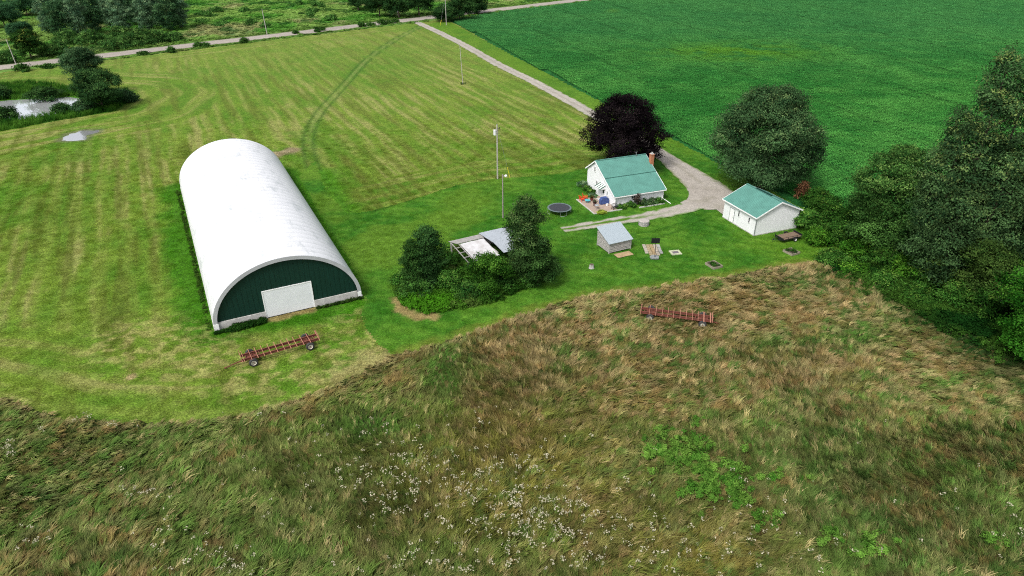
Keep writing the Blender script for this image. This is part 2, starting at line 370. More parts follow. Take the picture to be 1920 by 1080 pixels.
# land beyond the fields, out to the horizon
def far_ground():
    m = MB(); m.add([(-4000, -3000, -.9), (4000, -3000, -.9), (4000, 5000, -.9), (-4000, 5000, -.9)], [(0, 1, 2, 3)])
    o = m.build('ground', mat('far_ground', G(80, 130, 60), 1, var=.35, scale=.01, spec=.05)); tag(o, kind='structure')
far_ground()

def strip(name, line, w, z, m, colf, rag=.5, sub=8, seed=0, kind='structure'):
    line = [np.array(q, float) for q in line]; V = []; C = []
    n = len(line)
    for i in range(n):
        dd = line[min(i + 1, n - 1)] - line[max(i - 1, 0)]; dd /= np.linalg.norm(dd); nn = np.array([-dd[1], dd[0]])
        ww = w[i] if hasattr(w, '__len__') else w
        for j in range(sub + 1):
            t = j / sub * 2 - 1; p = line[i] + nn * t * ww / 2
            e = (fbm(np.array([p[0] * .9]), np.array([p[1] * .9]), 70 + seed, 3)[0] - .5) * rag * abs(t) * np.sign(t)
            p = p + nn * e; V.append((p[0], p[1], z)); C.append(colf(p[0], p[1], t))
    Fq = [(i * (sub + 1) + j, i * (sub + 1) + j + 1, (i + 1) * (sub + 1) + j + 1, (i + 1) * (sub + 1) + j) for i in range(n - 1) for j in range(sub)]
    o = mesh_np(name, V, Fq, m, np.array(C)); return tag(o, kind=kind) if kind else o
def one(f, *a): return float(f(*[np.array([q]) for q in a])[0])
def densify(l, st=1.0):
    out = []
    for a, b in zip(l[:-1], l[1:]):
        a = np.array(a, float); b = np.array(b, float); k = max(1, int(np.linalg.norm(b - a) / st))
        out += [a + (b - a) * i / k for i in range(k)]
    return out + [np.array(l[-1], float)]
def roadcol(x, y, t):
    c = mix(G(196, 186, 176), G(176, 167, 158), fbm(np.array([x / 8]), np.array([y / 8]), 3, 3))[0]
    e = float(sst(.72, .98, np.array([abs(t) + (vn(np.array([x / 2.]), np.array([y / 2.]), 8)[0] - .5) * .25]))[0])
    wt = float(sst(.16, .04, np.array([abs(abs(t) - .38)]))[0]); c = c * (1 + .08 * wt)
    return c * (1 - e) + G(120, 138, 84) * e
rl = [ROAD_O + rd * s for s in np.arange(-330, 420, 2.0)]
strip('gravel_road', rl, 9.6, .03, M['gravel'], roadcol, 1.4, 14)
def drivecol(x, y, t):
    if math.hypot(x - P(1328, 370)[0], y - P(1328, 370)[1]) < 5.5: t = t * .6
    c = mix(G(208, 201, 190), G(186, 178, 168), fbm(np.array([x / 3]), np.array([y / 3]), 3, 3))[0]
    k = float(sst(.25, .05, np.array([abs(t) + (vn(np.array([x / 1.5]), np.array([y / 1.5]), 8)[0] - .5) * .4]))[0]) * .35
    c = c * (1 - k) + G(140, 136, 110) * k
    e = float(sst(.8, 1.0, np.array([abs(t) + (vn(np.array([x / .8]), np.array([y / .8]), 8)[0] - .5) * .3]))[0])
    return c * (1 - e) + G(124, 146, 76) * e
dl = densify(DRIVE, .8); n_ = len(dl)
dw = [3.9 + 4.6 * float(sst(np.float64(.86), np.float64(1), np.float64(i / n_))) for i in range(n_)]
strip('driveway', dl, dw, .022, M['gravel'], drivecol, .9, 10)
def branchcol(x, y, t):
    near = math.hypot(x - P(1328, 370)[0], y - P(1328, 370)[1]) < 6.0
    if near: return drivecol(x, y, .45)
    c = drivecol(x, y, 1 if False else .5)
    fade = float(sst(27, 19, np.array([x]))[0])
    k = float(sst(.38, .12, np.array([abs(t) + (vn(np.array([x / .9]), np.array([y / .9]), 18)[0] - .5) * .5]))[0]) * (.25 + .75 * fade)
    c = c * (1 - k) + G(96, 138, 40) * k
    e = float(sst(.72, .98, np.array([abs(t) + (vn(np.array([x / .8]), np.array([y / .8]), 8)[0] - .5) * .5]))[0])
    return c * (1 - e) + G(96, 146, 40) * e
bl_ = densify(BRANCH, .5); n_ = len(bl_)
strip('driveway_branch', bl_, [4.6 - 2.1 * min(1, i / n_ * 1.4) for i in range(n_)], .030, M['gravel'], branchcol, .7, 10, 3)
def apron():
    c = np.array(P(1330, 372)); V = [(c[0], c[1], .037)]; C = [drivecol(c[0], c[1], .4)]
    ring = PX([(1290, 350), (1305, 343), (1335, 350), (1366, 362), (1360, 385), (1357, 402), (1340, 391), (1322, 387), (1300, 391), (1272, 393), (1280, 383), (1291, 368)])
    ring = smoothline(ring + ring[:1], 5)[:-1]; K = 6
    for k in range(1, K + 1):
        for p in ring:
            q = c + (p - c) * k / K * (1 + .0 * k); V.append((q[0], q[1], .037)); C.append(drivecol(q[0], q[1], .4 if k < K or min(one(lambda a, b: dline(a, b, DRIVE), q[0], q[1]), one(lambda a, b: dline(a, b, BRANCH), q[0], q[1])) < 3.2 else .93))
    n = len(ring); Fq = [(0, 1 + i, 1 + (i + 1) % n, 1 + (i + 1) % n) for i in range(n)]
    F3 = [(1 + k * n + i, 1 + k * n + (i + 1) % n, 1 + (k + 1) * n + (i + 1) % n, 1 + (k + 1) * n + i) for k in range(K - 1) for i in range(n)]
    m = MB(); m.add(V, [(0, 1 + i, 1 + (i + 1) % n) for i in range(n)] + F3)
    me = bpy.data.meshes.new('driveway_apron'); me.from_pydata(m.v, [], m.f); me.update()
    a = me.color_attributes.new('Col', 'FLOAT_COLOR', 'POINT'); cc = np.ones((len(V), 4), np.float32); cc[:, :3] = np.array(C); a.data.foreach_set('color', cc.ravel())
    me.materials.append(M['gravel']); o = bpy.data.objects.new('driveway_apron', me); S.collection.objects.link(o); tag(o, kind='structure')
apron()
def water(name, poly, z, grow, mirror_tint):  # pale metallic base: bright sky reflection put into the water colour
    m, n, l, b = newmat(name); b.inputs['Base Color'].default_value = (*mirror_tint, 1); b.inputs['Roughness'].default_value = .04; b.inputs['Specular IOR Level'].default_value = 1.0; b.inputs['IOR'].default_value = 1.33; b.inputs['Metallic'].default_value = .7
    nz = n.new('ShaderNodeTexNoise'); nz.inputs['Scale'].default_value = 1.2; tc = n.new('ShaderNodeTexCoord'); l.new(tc.outputs['Object'], nz.inputs['Vector'])
    bp = n.new('ShaderNodeBump'); bp.inputs['Strength'].default_value = .08; bp.inputs['Distance'].default_value = .05; l.new(nz.outputs['Fac'], bp.inputs['Height']); l.new(bp.outputs[0], b.inputs['Normal'])
    c = np.mean(np.array(poly), 0); p = [(c + (np.array(q) - c) * grow) for q in poly]
    mb = MB(); mb.add([(q[0], q[1], z) for q in p], [tuple(range(len(p)))]); o = mb.build(name, m); tag(o, kind='structure')
water('pond_water', POND, -.2, 1.02, (.82, .84, .86)); water('puddle_water', PUDDLE, -.115, 1.25, (.6, .6, .62))

# ------------------------------------------------------------------ foliage
def leaf_quads(rng, c, nrm, size, asp=.55):
    n = len(c); t = rng.normal(size=(n, 3)); t -= nrm * (t * nrm).sum(1, keepdims=True); t /= np.linalg.norm(t, axis=1, keepdims=True) + 1e-9
    b = np.cross(nrm, t); s = size[:, None]
    V = np.stack([c - t * s, c - b * s * asp + nrm * s * .12, c + t * s, c + b * s * asp + nrm * s * .12], 1)
    return V.reshape(-1, 3), np.arange(n * 4).reshape(-1, 4)
def auto_lobes(rng, R, z0, z1, k, shape='round'):
    L = []; Hh = z1 - z0; k = int(k * 2.3)
    for i in range(k):
        f = (i + .5) / k if shape != 'round' else rng.uniform(.05, .95)
        f = np.clip(f + rng.uniform(-.08, .08), .02, .97)
        pr = {'round': math.sqrt(max(0, 1 - (2 * f * .96 - .8) ** 2 / 1.45)), 'cone': (1 - f) ** .75 * .95 + .12, 'column': math.sin(math.pi * (f * .74 + .14)) ** .45, 'bush': math.sqrt(max(0, 1 - f * f)), 'dome': min(1, .72 + .9 * f) * math.sqrt(max(0, 1 - f ** 2.4))}[shape]
        a = i * 2.39996 + rng.uniform(-.6, .6); lr = R * rng.uniform(.17, .34) * (pr * .5 + .5)
        rr = max(0, R * pr - lr * .7) * rng.uniform(.7, 1.22)
        L.append((rr * math.cos(a), rr * math.sin(a), z0 + Hh * f * .93, lr, lr, min(lr * .72, Hh * .4)))
    for f in ((.12, .3, .48, .66, .82) if shape == 'column' else (.25, .5, .75)):
        q = .64 * math.sin(math.pi * (f * .8 + .15)) ** .5 if shape == 'column' else .46
        L.append((0, 0, z0 + Hh * f, R * q, R * q, Hh * (.2 if shape == 'column' else .18)))
    return L
def crown_mesh(rng, lobes, n, leaf, cols, clump=.55, per=26, up=.35, dens=None):
    if n > 6000: n = int(n * 1.75); leaf *= .76; clump *= .85
    L = np.array(lobes); w = (L[:, 3] * L[:, 5]); w = w / w.sum(); nc = max(8, n // per)
    k = rng.choice(len(L), nc * 2, p=w); dv = rng.normal(size=(nc * 2, 3)); dv[:, 2] += .25; dv /= np.linalg.norm(dv, axis=1, keepdims=True)
    rr = rng.uniform(.72, 1.06, nc * 2)[:, None]; c = L[k, :3] + dv * L[k, 3:] * rr
    dist = np.stack([np.linalg.norm((c - l[:3]) / l[3:], axis=1) for l in L], 1); keep = dist.min(1) > .62
    c, dv = c[keep][:nc], dv[keep][:nc]
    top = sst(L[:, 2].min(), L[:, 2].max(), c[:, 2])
    nc = len(c); lb = rng.normal(0, .16, len(L))[k[keep][:nc]]; hue = np.clip(rng.random(nc) + lb, 0, 1); bri = np.clip(rng.normal(1.28, .24, nc) + lb, .45, 2.0) 
    cc = np.repeat(c, per, 0) + rng.normal(size=(nc * per, 3)) * clump * np.array([1, 1, .55])
    nn = np.repeat(dv, per, 0) * 1.0 + rng.normal(size=(nc * per, 3)) * .42 + np.array([0, 0, up]); nn /= np.linalg.norm(nn, axis=1, keepdims=True)
    cc[:, 2] = np.maximum(cc[:, 2], .12)
    sz = leaf * rng.uniform(.65, 1.25, len(cc)); V, Fq = leaf_quads(rng, cc, nn, sz)
    c0, c1 = np.array(cols[0]), np.array(cols[1]); col = c0 + (c1 - c0) * hue[:, None]
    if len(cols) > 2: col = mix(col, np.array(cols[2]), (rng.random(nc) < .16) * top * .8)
    col = np.repeat(np.clip(col * bri[:, None], .001, 1), per, 0) * rng.uniform(.8, 1.2, (nc * per, 1))
    return V, Fq, np.repeat(col, 4, 0)
def trunk_mb(rng, z0, h, r, lobes, k=9):
    m = MB(); lean = rng.normal(size=2) * .03 * h
    tr = [(lean[0] * t * t, lean[1] * t * t, h * t - .15) for t in (0, .15, .4, .7, 1)]
    m.tube(tr, [r * 1.35, r, r * .8, r * .5, r * .2], 8)
    for i in rng.choice(len(lobes), min(k, len(lobes)), False):
        l = lobes[i]; a = Vector((lean[0] * .3, lean[1] * .3, max(z0 * .8, min(l[2] * .55, h * .7)))); b = Vector(l[:3])
        mid = (a + b) / 2 + Vector((0, 0, -.08 * h * .3)); m.tube([a, mid, b], [r * .42, r * .25, r * .08], 6, cap=False)
    return m
def tree(label, cat, px, py, h, R, seed, cols, shape='round', n=9000, leaf=.22, z0=None, clump=.55, lobes=14, group=None, name='tree', trunk_r=None, xy=None, per=26, up=.35, sx=1.0):
    rng = np.random.default_rng(seed); X, Y = xy if xy else P(px, py)
    z0 = h * .22 if z0 is None else z0
    t = thing(name, label, cat, (X, Y, 0), rng.uniform(0, 6.28) if sx == 1 else 0, group)
    L = auto_lobes(rng, R, z0 + R * .25, h - R * .28 if shape == 'round' else h - .4, lobes, shape)
    if sx != 1: L = [(l[0] * sx, l[1], l[2], l[3] * sx, l[4], l[5]) for l in L]
    V, Fq, C = crown_mesh(rng, L, n, leaf, cols, clump, per, up)
    mesh_np('crown', V, Fq, M['foliage'], C, parent=t)
    trunk_mb(rng, z0, h * .8, trunk_r or h * .022, L).build('trunk', M['bark'], t, True)
    return t
def shrub(label, px, py, h, R, seed, cols, n=1500, leaf=.14, group=None, xy=None, cat='shrub', name='shrub', sx=1.0, sy=1.0, rz=None, per=18, clump=.28):
    rng = np.random.default_rng(seed); X, Y = xy if xy else P(px, py)
    t = thing(name, label, cat, (X, Y, 0), rz or 0, group)
    L = auto_lobes(rng, R, h * .1, h * .85, 8, 'bush'); L = [(l[0] * sx, l[1] * sy, l[2], l[3] * sx, l[4] * sy, min(l[5], h * .35)) for l in L]
    V, Fq, C = crown_mesh(rng, L, n, leaf, cols, clump, per, .5)
    mesh_np('foliage', V, Fq, M['foliage'], C, parent=t)
    m = MB()
    for i in range(5):
        a = i * 1.3; m.tube([(0, 0, -.1), (math.cos(a) * R * .25 * sx, math.sin(a) * R * .25 * sy, h * .4), (math.cos(a) * R * .45 * sx, math.sin(a) * R * .45 * sy, h * .75)], [.05, .035, .015], 5, False)
    m.build('stem', M['bark'], t)
    return t
DG = (G(46, 78, 48), G(88, 122, 76), G(130, 156, 98)); MG = (G(46, 92, 34), G(88, 138, 56), G(132, 168, 76)); BG = (G(60, 116, 30), G(98, 156, 46), G(140, 180, 70))
BLG = (G(44, 80, 50), G(84, 118, 76), G(110, 140, 90)); PURP = (G(20, 17, 20), G(40, 33, 36), G(58, 50, 50)); WIL = (G(80, 120, 90), G(128, 162, 118), G(160, 186, 136))
ASH = (G(46, 76, 46), G(90, 124, 74), G(148, 170, 96))

tree('broad almost black purple-leaved maple behind the white farmhouse', 'tree', 0, 0, 15.0, 7.7, 11, PURP, n=38000, leaf=.20, z0=.6, clump=.5, lobes=30, xy=(21.8, 130.2), shape='dome', name='purple_maple_tree', trunk_r=.42)
tree('large dark green maple standing behind the green-roofed garage', 'tree', 0, 0, 19.8, 8.9, 12, DG, n=56000, leaf=.22, z0=.4, clump=.6, lobes=34, xy=(45.2, 117.5), shape='dome', name='maple_tree', trunk_r=.55)
def plume_tree(label, xy, plumes, seed, cols, n, leaf=.21):
    rng = np.random.default_rng(seed); t = thing('ash_tree', label, 'tree', (xy[0], xy[1], 0), 0); L = []
    for ox, oy, h, R in plumes:
        for l in auto_lobes(rng, R, h * .12 + 1, h - .6, 13, 'column'): L.append((l[0] + ox, l[1] + oy) + tuple(l[2:]))
    V, Fq, C = crown_mesh(rng, L, n, leaf, cols, .55, 26, .4); mesh_np('crown', V, Fq, M['foliage'], C, parent=t)
    m = MB()
    for ox, oy, h, R in plumes:
        m.tube([(ox * .15, oy * .15, -.2), (ox * .4, oy * .4, h * .25), (ox * .85, oy * .85, h * .55), (ox, oy, h * .9)], [.42, .32, .2, .05], 8)
        for k in range(5): a = k * 1.7 + seed; z = h * (.35 + .11 * k); m.tube([(ox * .8, oy * .8, z), (ox + R * .7 * math.cos(a), oy + R * .7 * math.sin(a), z + 2.2)], [.12, .03], 6, False)
    m.build('trunk', M['bark'], t, True)
plume_tree('tallest dark tree of the hedgerow at right, its yellow-tinged top reaching the crop field', (60.6, 83.5), [(-1.4, .5, 31.5, 3.8), (2.6, 1.0, 29.0, 3.8), (-4.9, -.5, 24.0, 3.6), (1.0, -3.2, 20, 4.0), (-3.8, -3.2, 14.5, 3.4), (4.5, -2.2, 22, 3.6)], 13, ASH, 60000)
plume_tree('tall hedgerow tree cut by the right edge, behind the lower bright green tree', (72.0, 83.5), [(-3.0, 0, 30.6, 3.8), (1.5, 1.2, 33.0, 4.0), (5.5, 0, 27, 3.8), (-1.0, -3.4, 20.5, 4.2), (4.0, -3.6, 22, 4.2)], 14, ASH, 50000)
tree('rounded mid-height dark tree between the garage maple and the tallest hedgerow tree', 'tree', 0, 0, 17.2, 6.2, 15, (G(50, 90, 42), G(88, 130, 62), G(124, 158, 82)), n=32000, leaf=.2, z0=.6, clump=.5, lobes=24, xy=(55.4, 92.5), shape='dome', name='hedgerow_tree', trunk_r=.3)
tree('bright green leafy tree at the right edge, overhanging the rough meadow', 'tree', 0, 0, 13.4, 5.6, 16, (G(38, 92, 26), G(76, 138, 44), G(110, 160, 60)), n=26000, leaf=.19, z0=.6, clump=.45, lobes=20, xy=(60.6, 64.2), name='overhanging_tree', trunk_r=.28)
tree('small round dark tree inside the hedgerow just below the tallest tree', 'tree', 0, 0, 11, 4.8, 17, DG, n=16000, leaf=.19, z0=.6, clump=.45, lobes=16, xy=(66.0, 72.0), name='hedgerow_tree', trunk_r=.22)
tree('leafy olive tree in front of the mid-height hedgerow tree, at its right foot', 'tree', 0, 0, 10.5, 4.6, 18, (G(48, 78, 34), G(88, 116, 54)), n=16000, leaf=.19, z0=.8, clump=.45, lobes=14, xy=(60.8, 78.8), name='hedgerow_tree', trunk_r=.2)
# thicket round the old shed
tree('tall dark spindly tree rising at the right end of the thicket by the old shed', 'tree', 0, 0, 12.8, 2.7, 21, (G(42, 74, 38), G(80, 112, 60), G(114, 138, 80)), 'column', n=17000, leaf=.16, z0=.5, clump=.4, lobes=18, xy=(1.9, 83.6), name='thicket_tree', trunk_r=.2)
tree('bushy dark tree leaning on the right flank of the tall thicket tree', 'tree', 0, 0, 7.4, 2.5, 22, (G(38, 72, 34), G(74, 110, 54)), 'round', n=9000, leaf=.15, z0=.3, clump=.35, lobes=12, xy=(3.6, 82.2), name='thicket_tree', trunk_r=.14)
tree('dark pointed tree at the left end of the thicket by the old shed', 'tree', 0, 0, 9.6, 2.1, 23, (G(36, 72, 36), G(70, 108, 56)), 'column', n=12000, leaf=.15, z0=.4, clump=.35, lobes=14, xy=(-11.2, 81.3), name='thicket_tree', trunk_r=.16)
tree('shorter twin-topped dark tree on the outer left of the thicket', 'tree', 0, 0, 7.8, 1.7, 24, (G(38, 76, 34), G(76, 114, 54)), 'column', n=8000, leaf=.14, z0=.3, clump=.3, lobes=12, xy=(-13.2, 80.6), name='thicket_tree', trunk_r=.12)
tree('rounded green tree in the middle of the thicket, hiding the front of the old shed', 'tree', 0, 0, 6.2, 2.9, 25, (G(40, 84, 28), G(76, 122, 42), G(104, 150, 56)), 'round', n=13000, leaf=.15, z0=.2, clump=.35, lobes=16, xy=(-3.4, 81.0), name='thicket_tree', trunk_r=.16)
for i, (x, y, h, R, lb) in enumerate([(1010 - 15, 530, 2.4, 1.8, 'low bush under the tall thicket tree, nearest the open lawn'), (845, 545, 3.6, 2.3, 'sprawling vine-covered bush in the thicket left of its middle tree'), (780, 552, 2.9, 2.2, 'dense bush at the foot of the pointed left thicket tree'), (880, 555, 2.6, 2.1, 'leafy bush at the front foot of the middle thicket tree'), (835, 500, 3.4, 1.5, 'upright sapling bush under the open end of the old shed'), (757, 535, 2.2, 1.5, 'pale-tipped bush at the far left corner of the thicket'), (940, 535, 3.4, 2.1, 'dark bush between the middle tree and the tall tree of the thicket')]):
    shrub(lb, x, y, h, R, 200 + i, MG if i in (1, 4, 5) else (G(42, 86, 36), G(80, 124, 54), G(104, 148, 66)), n=4200, leaf=.13, name='bush', cat='bush')
# pond side
tree('dark rounded tree on the near bank at the right end of the pond', 'tree', 0, 0, 11.4, 5.2, 31, (G(36, 70, 40), G(70, 108, 58), G(98, 134, 72)), n=20000, leaf=.22, z0=.6, clump=.5, lobes=18, xy=(-104.5, 174.5), name='pond_tree', trunk_r=.25)
tree('paler grey-green tree rising behind the dark pond tree in front of the gravel road', 'tree', 0, 0, 14.0, 4.6, 32, BLG, n=14000, leaf=.22, z0=3.5, clump=.5, lobes=14, xy=(-115.0, 187.5), name='pond_tree', trunk_r=.22)
for i, (x, y, h, R, sx, lb) in enumerate([(84, 186, 3.6, 3.8, 1.15, 'wide dark shrub on the far bank of the pond'), (4, 184, 4.0, 2.8, 1, 'dark shrub on the far bank at the left edge of the photo'), (8, 224, 3.6, 3.2, 1.1, 'big dark shrub on the near bank cutting off the left of the pond'), (117, 212, 2.6, 2.0, 1, 'small dark shrub between the two bright patches of pond water'), (156, 210, 3.2, 2.4, 1, 'grey-green shrub on the near bank left of the dark pond tree'), (234, 190, 3.4, 3.0, 1.2, 'low green shrub on the bank to the right of the dark pond tree')]):
    shrub(lb, x, y, h, R, 240 + i, BLG if i in (4, 5) else (G(42, 78, 42), G(78, 114, 58)), n=5000, leaf=.2, name='shrub', sx=sx, clump=.4)
# along the gravel road
tree('bushy dark tree with a yellow-green top on the far side of the road, left', 'tree', 0, 0, 10.6, 4.6, 41, (G(34, 68, 30), G(66, 104, 44), G(150, 160, 76)), n=13000, leaf=.25, z0=.4, clump=.5, lobes=14, xy=(-162.0, 238.5), name='roadside_tree', trunk_r=.2)
hd = [(100, 104, 4.5, 4.5), (118, 100, 5, 4), (215, 92, 4.5, 4.5), (243, 87, 5, 4.5), (268, 83, 6.5, 5.5), (296, 80, 5.5, 5), (325, 76, 3.5, 4), (10, 118, 4, 4), (130, 82, 6, 5), (175, 84, 6, 5), (225, 76, 6, 5)]
for i, (x, y, h, R) in enumerate(hd):
    shrub('dark bush in the hedge along the far side of the gravel road', x, y, h, R, 270 + i, (G(50, 92, 44), G(90, 132, 64), G(120, 156, 80)), n=3600, leaf=.26, group='hedge bushes along the far side of the road', name='hedge_bush', clump=.5, cat='bush')
gl = [(112, 40), (135, 52), (160, 46), (182, 60), (208, 50), (232, 60), (256, 48), (278, 58), (300, 50), (322, 58), (340, 52), (150, 68), (118, 70), (196, 30), (244, 32), (290, 34), (330, 36), (95, 62)]
for i, (x, y) in enumerate(gl):
    rng = np.random.default_rng(500 + i); hh = rng.uniform(13, 17)
    tree('slender grey-green tree of the dense grove beyond the gravel road', 'tree', x, y, hh, rng.uniform(3.6, 4.8), 500 + i, WIL if i % 3 else (G(44, 82, 54), G(82, 120, 76), G(110, 142, 92)), 'column', n=7000, leaf=.3, z0=.5, clump=.55, lobes=12, group='trees of the grove beyond the road', name='grove_tree', trunk_r=.14)
for i, (x, y, lb) in enumerate([(10, 52, 'dark round tree in the top left corner of the photo'), (52, 30, 'dark tree at the top edge just right of the corner tree'), (-20, 30, 'dark tree behind the corner tree, cut by the left edge'), (42, 82 - 10, 'shrubby tree below the corner tree, behind the roadside tree')]):
    tree(lb, 'tree', x, y, (12, 13, 14, 7)[i], (7, 6.5, 7, 4)[i], 540 + i, (G(44, 82, 56), G(78, 120, 76)), n=10000, leaf=.3, z0=.5, clump=.6, lobes=14, name='tree', trunk_r=.2)
tl = [(672, 20, 12, 6.0, 'leftmost tree of the row that shades the road at the top'), (712, 31, 13, 6.2, 'broad dark roadside tree at the top, with its left side on open grass'), (748, 33, 13, 6.0, 'dark roadside tree directly above the small white marker'), (786, 30, 13.5, 6.2, 'dark tree above the road where the driveway joins it'), (862, 37, 12, 6.0, 'dense dark tree beside the pole at the corner of the crop field'), (836, 40, 8, 5.0, 'low dark tree left of the corner pole, touching the driveway entrance'), (893, 26, 11, 5.6, 'dark tree on the right end of the row, against the pale road')]
for i, (x, y, h, R, lb) in enumerate(tl):
    tree(lb, 'tree', x, y, h, R, 560 + i, (G(34, 66, 36), G(64, 102, 52), G(92, 128, 66)), n=13000, leaf=.3, z0=1.2 if i < 4 else .3, clump=.6, lobes=16, name='roadside_tree', trunk_r=.3)
nb = [(43, 133, 3.2, 2.8), (322, 98, 2.6, 1.8), (372, 88, 2.2, 1.6), (458, 80, 2.4, 2.4), (595, 60, 2.6, 1.4), (677, 50, 2.8, 2.0), (716, 46, 3.0, 2.2), (741, 42, 2.0, 2.0), (385, 87, 1.6, 1.6), (270, 102, 1.2, 2.4), (695, 48, 1.4, 2.6), (728, 44, 1.4, 2.6), (605, 57, 1.8, 1.0), (555, 63, 1.5, .9), (90, 127, 1.4, 2.2)]
for i, (x, y, h, R) in enumerate(nb):
    shrub('small bush on the verge between the gravel road and the mown field', x, y, h * .8, R * .75, 600 + i, (G(44, 84, 38), G(84, 124, 56)), n=1300, leaf=.24, group='verge bushes on the near side of the road', name='verge_bush', clump=.4, cat='bush')
rng = np.random.default_rng(77)
for i in range(26):
    x = rng.uniform(370, 640) if i < 18 else rng.uniform(60, 120); y = rng.uniform(2, 62 - (x - 370) * .05) if i < 18 else rng.uniform(10, 50)
    shrub('scattered bush in the weedy ground beyond the gravel road', x, y, rng.uniform(1, 3), rng.uniform(1.5, 3.5), 630 + i, (G(56, 104, 48), G(100, 148, 70)), n=1100, leaf=.28, group='scattered bushes beyond the road', name='field_bush', clump=.5, cat='bush')
# hedgerow understorey beside the garage and along the meadow
hb = [(1512, 428, 3.6, 2.4), (1550, 410, 4.6, 2.9), (1530, 455, 2.6, 2.0), (1575, 455, 4.0, 2.8), (1600, 425, 4.8, 3.0), (1610, 480, 3.4, 2.8), (1560, 492, 2.0, 2.2), (1650, 500, 3.6, 3.0), (1700, 520, 3.8, 3.0), (1742, 540, 4.0, 3.2), (1690, 480, 5.5, 3.4), (1770, 520, 6.0, 3.6), (1785, 572, 3.8, 3.0), (1835, 590, 4.6, 3.2), (1600, 510, 1.4, 2.2), (1660, 535, 1.6, 2.4), (1725, 565, 1.6, 2.4), (1880, 560, 7, 3.6), (1850, 520, 7, 4.0), (1530, 392, 4.4, 2.6)]
for i, (x, y, h, R) in enumerate(hb):
    shrub('tangled green bush of the hedgerow between the garage and the right edge', x, y, h, R, 700 + i, (MG, (G(36, 78, 28), G(70, 114, 44), G(110, 146, 60)), (G(50, 104, 30), G(92, 144, 46), G(130, 170, 64)))[i % 3], n=5200, leaf=.15, group='bushes of the right hedgerow', name='hedgerow_bush', clump=.34, cat='bush')
shrub('dead reddish brown bush behind the right end of the garage', 1502, 374, 4.0, 1.1, 760, (G(112, 80, 58), G(146, 106, 78)), n=2200, leaf=.13, name='dead_bush', cat='bush')
# round the house
ha = rad(21.3); hu = np.array([math.cos(ha), math.sin(ha)]); hv = np.array([-hu[1], hu[0]]); ho = np.array([17.64, 109.77])
def HP(s, t): q = ho + hu * s + hv * t; return (float(q[0]), float(q[1]))
for i, (s, t, h, R, cl, lb) in enumerate([(2.9, -.9, 1.1, .95, MG, 'rounded bush against the front wall of the house, below the window'), (1.2, -.75, .7, .8, MG, 'low plant at the left front corner of the house'), (5.6, -1.0, 1.2, 1.1, DG, 'dark bush in the middle of the bed along the front wall'), (7.0, -1.0, 1.2, 1.0, DG, 'dark bush right of centre in the bed along the front wall'), (8.4, -1.0, 1.0, .9, MG, 'green bush at the right end of the bed along the front wall'), (4.3, -.5, 2.6, .7, (G(70, 64, 60), G(104, 94, 84)), 'thin purplish sapling against the white front wall'),
        (-.9, 8.6, 1.2, .9, MG, 'green bush on the left side of the house behind the patio'), (-1.0, 10.2, 1.8, 1.0, WIL, 'pale feathery bush at the back left corner of the house'), (-.9, 7.0, 1.0, .9, MG, 'low bush against the left wall between the patio and the corner'), (-1.3, 5.6, .8, .8, WIL, 'grey-green plant at the far end of the patio'), (-3.2, -1.5, .45, .8, (G(150, 170, 60), G(180, 196, 80)), 'yellow-green plant at the front left edge of the patio')]):
    shrub(lb, 0, 0, h, R, 780 + i, cl, n=900, leaf=.1, xy=HP(s, t), name='garden_bush', cat='bush', clump=.16)

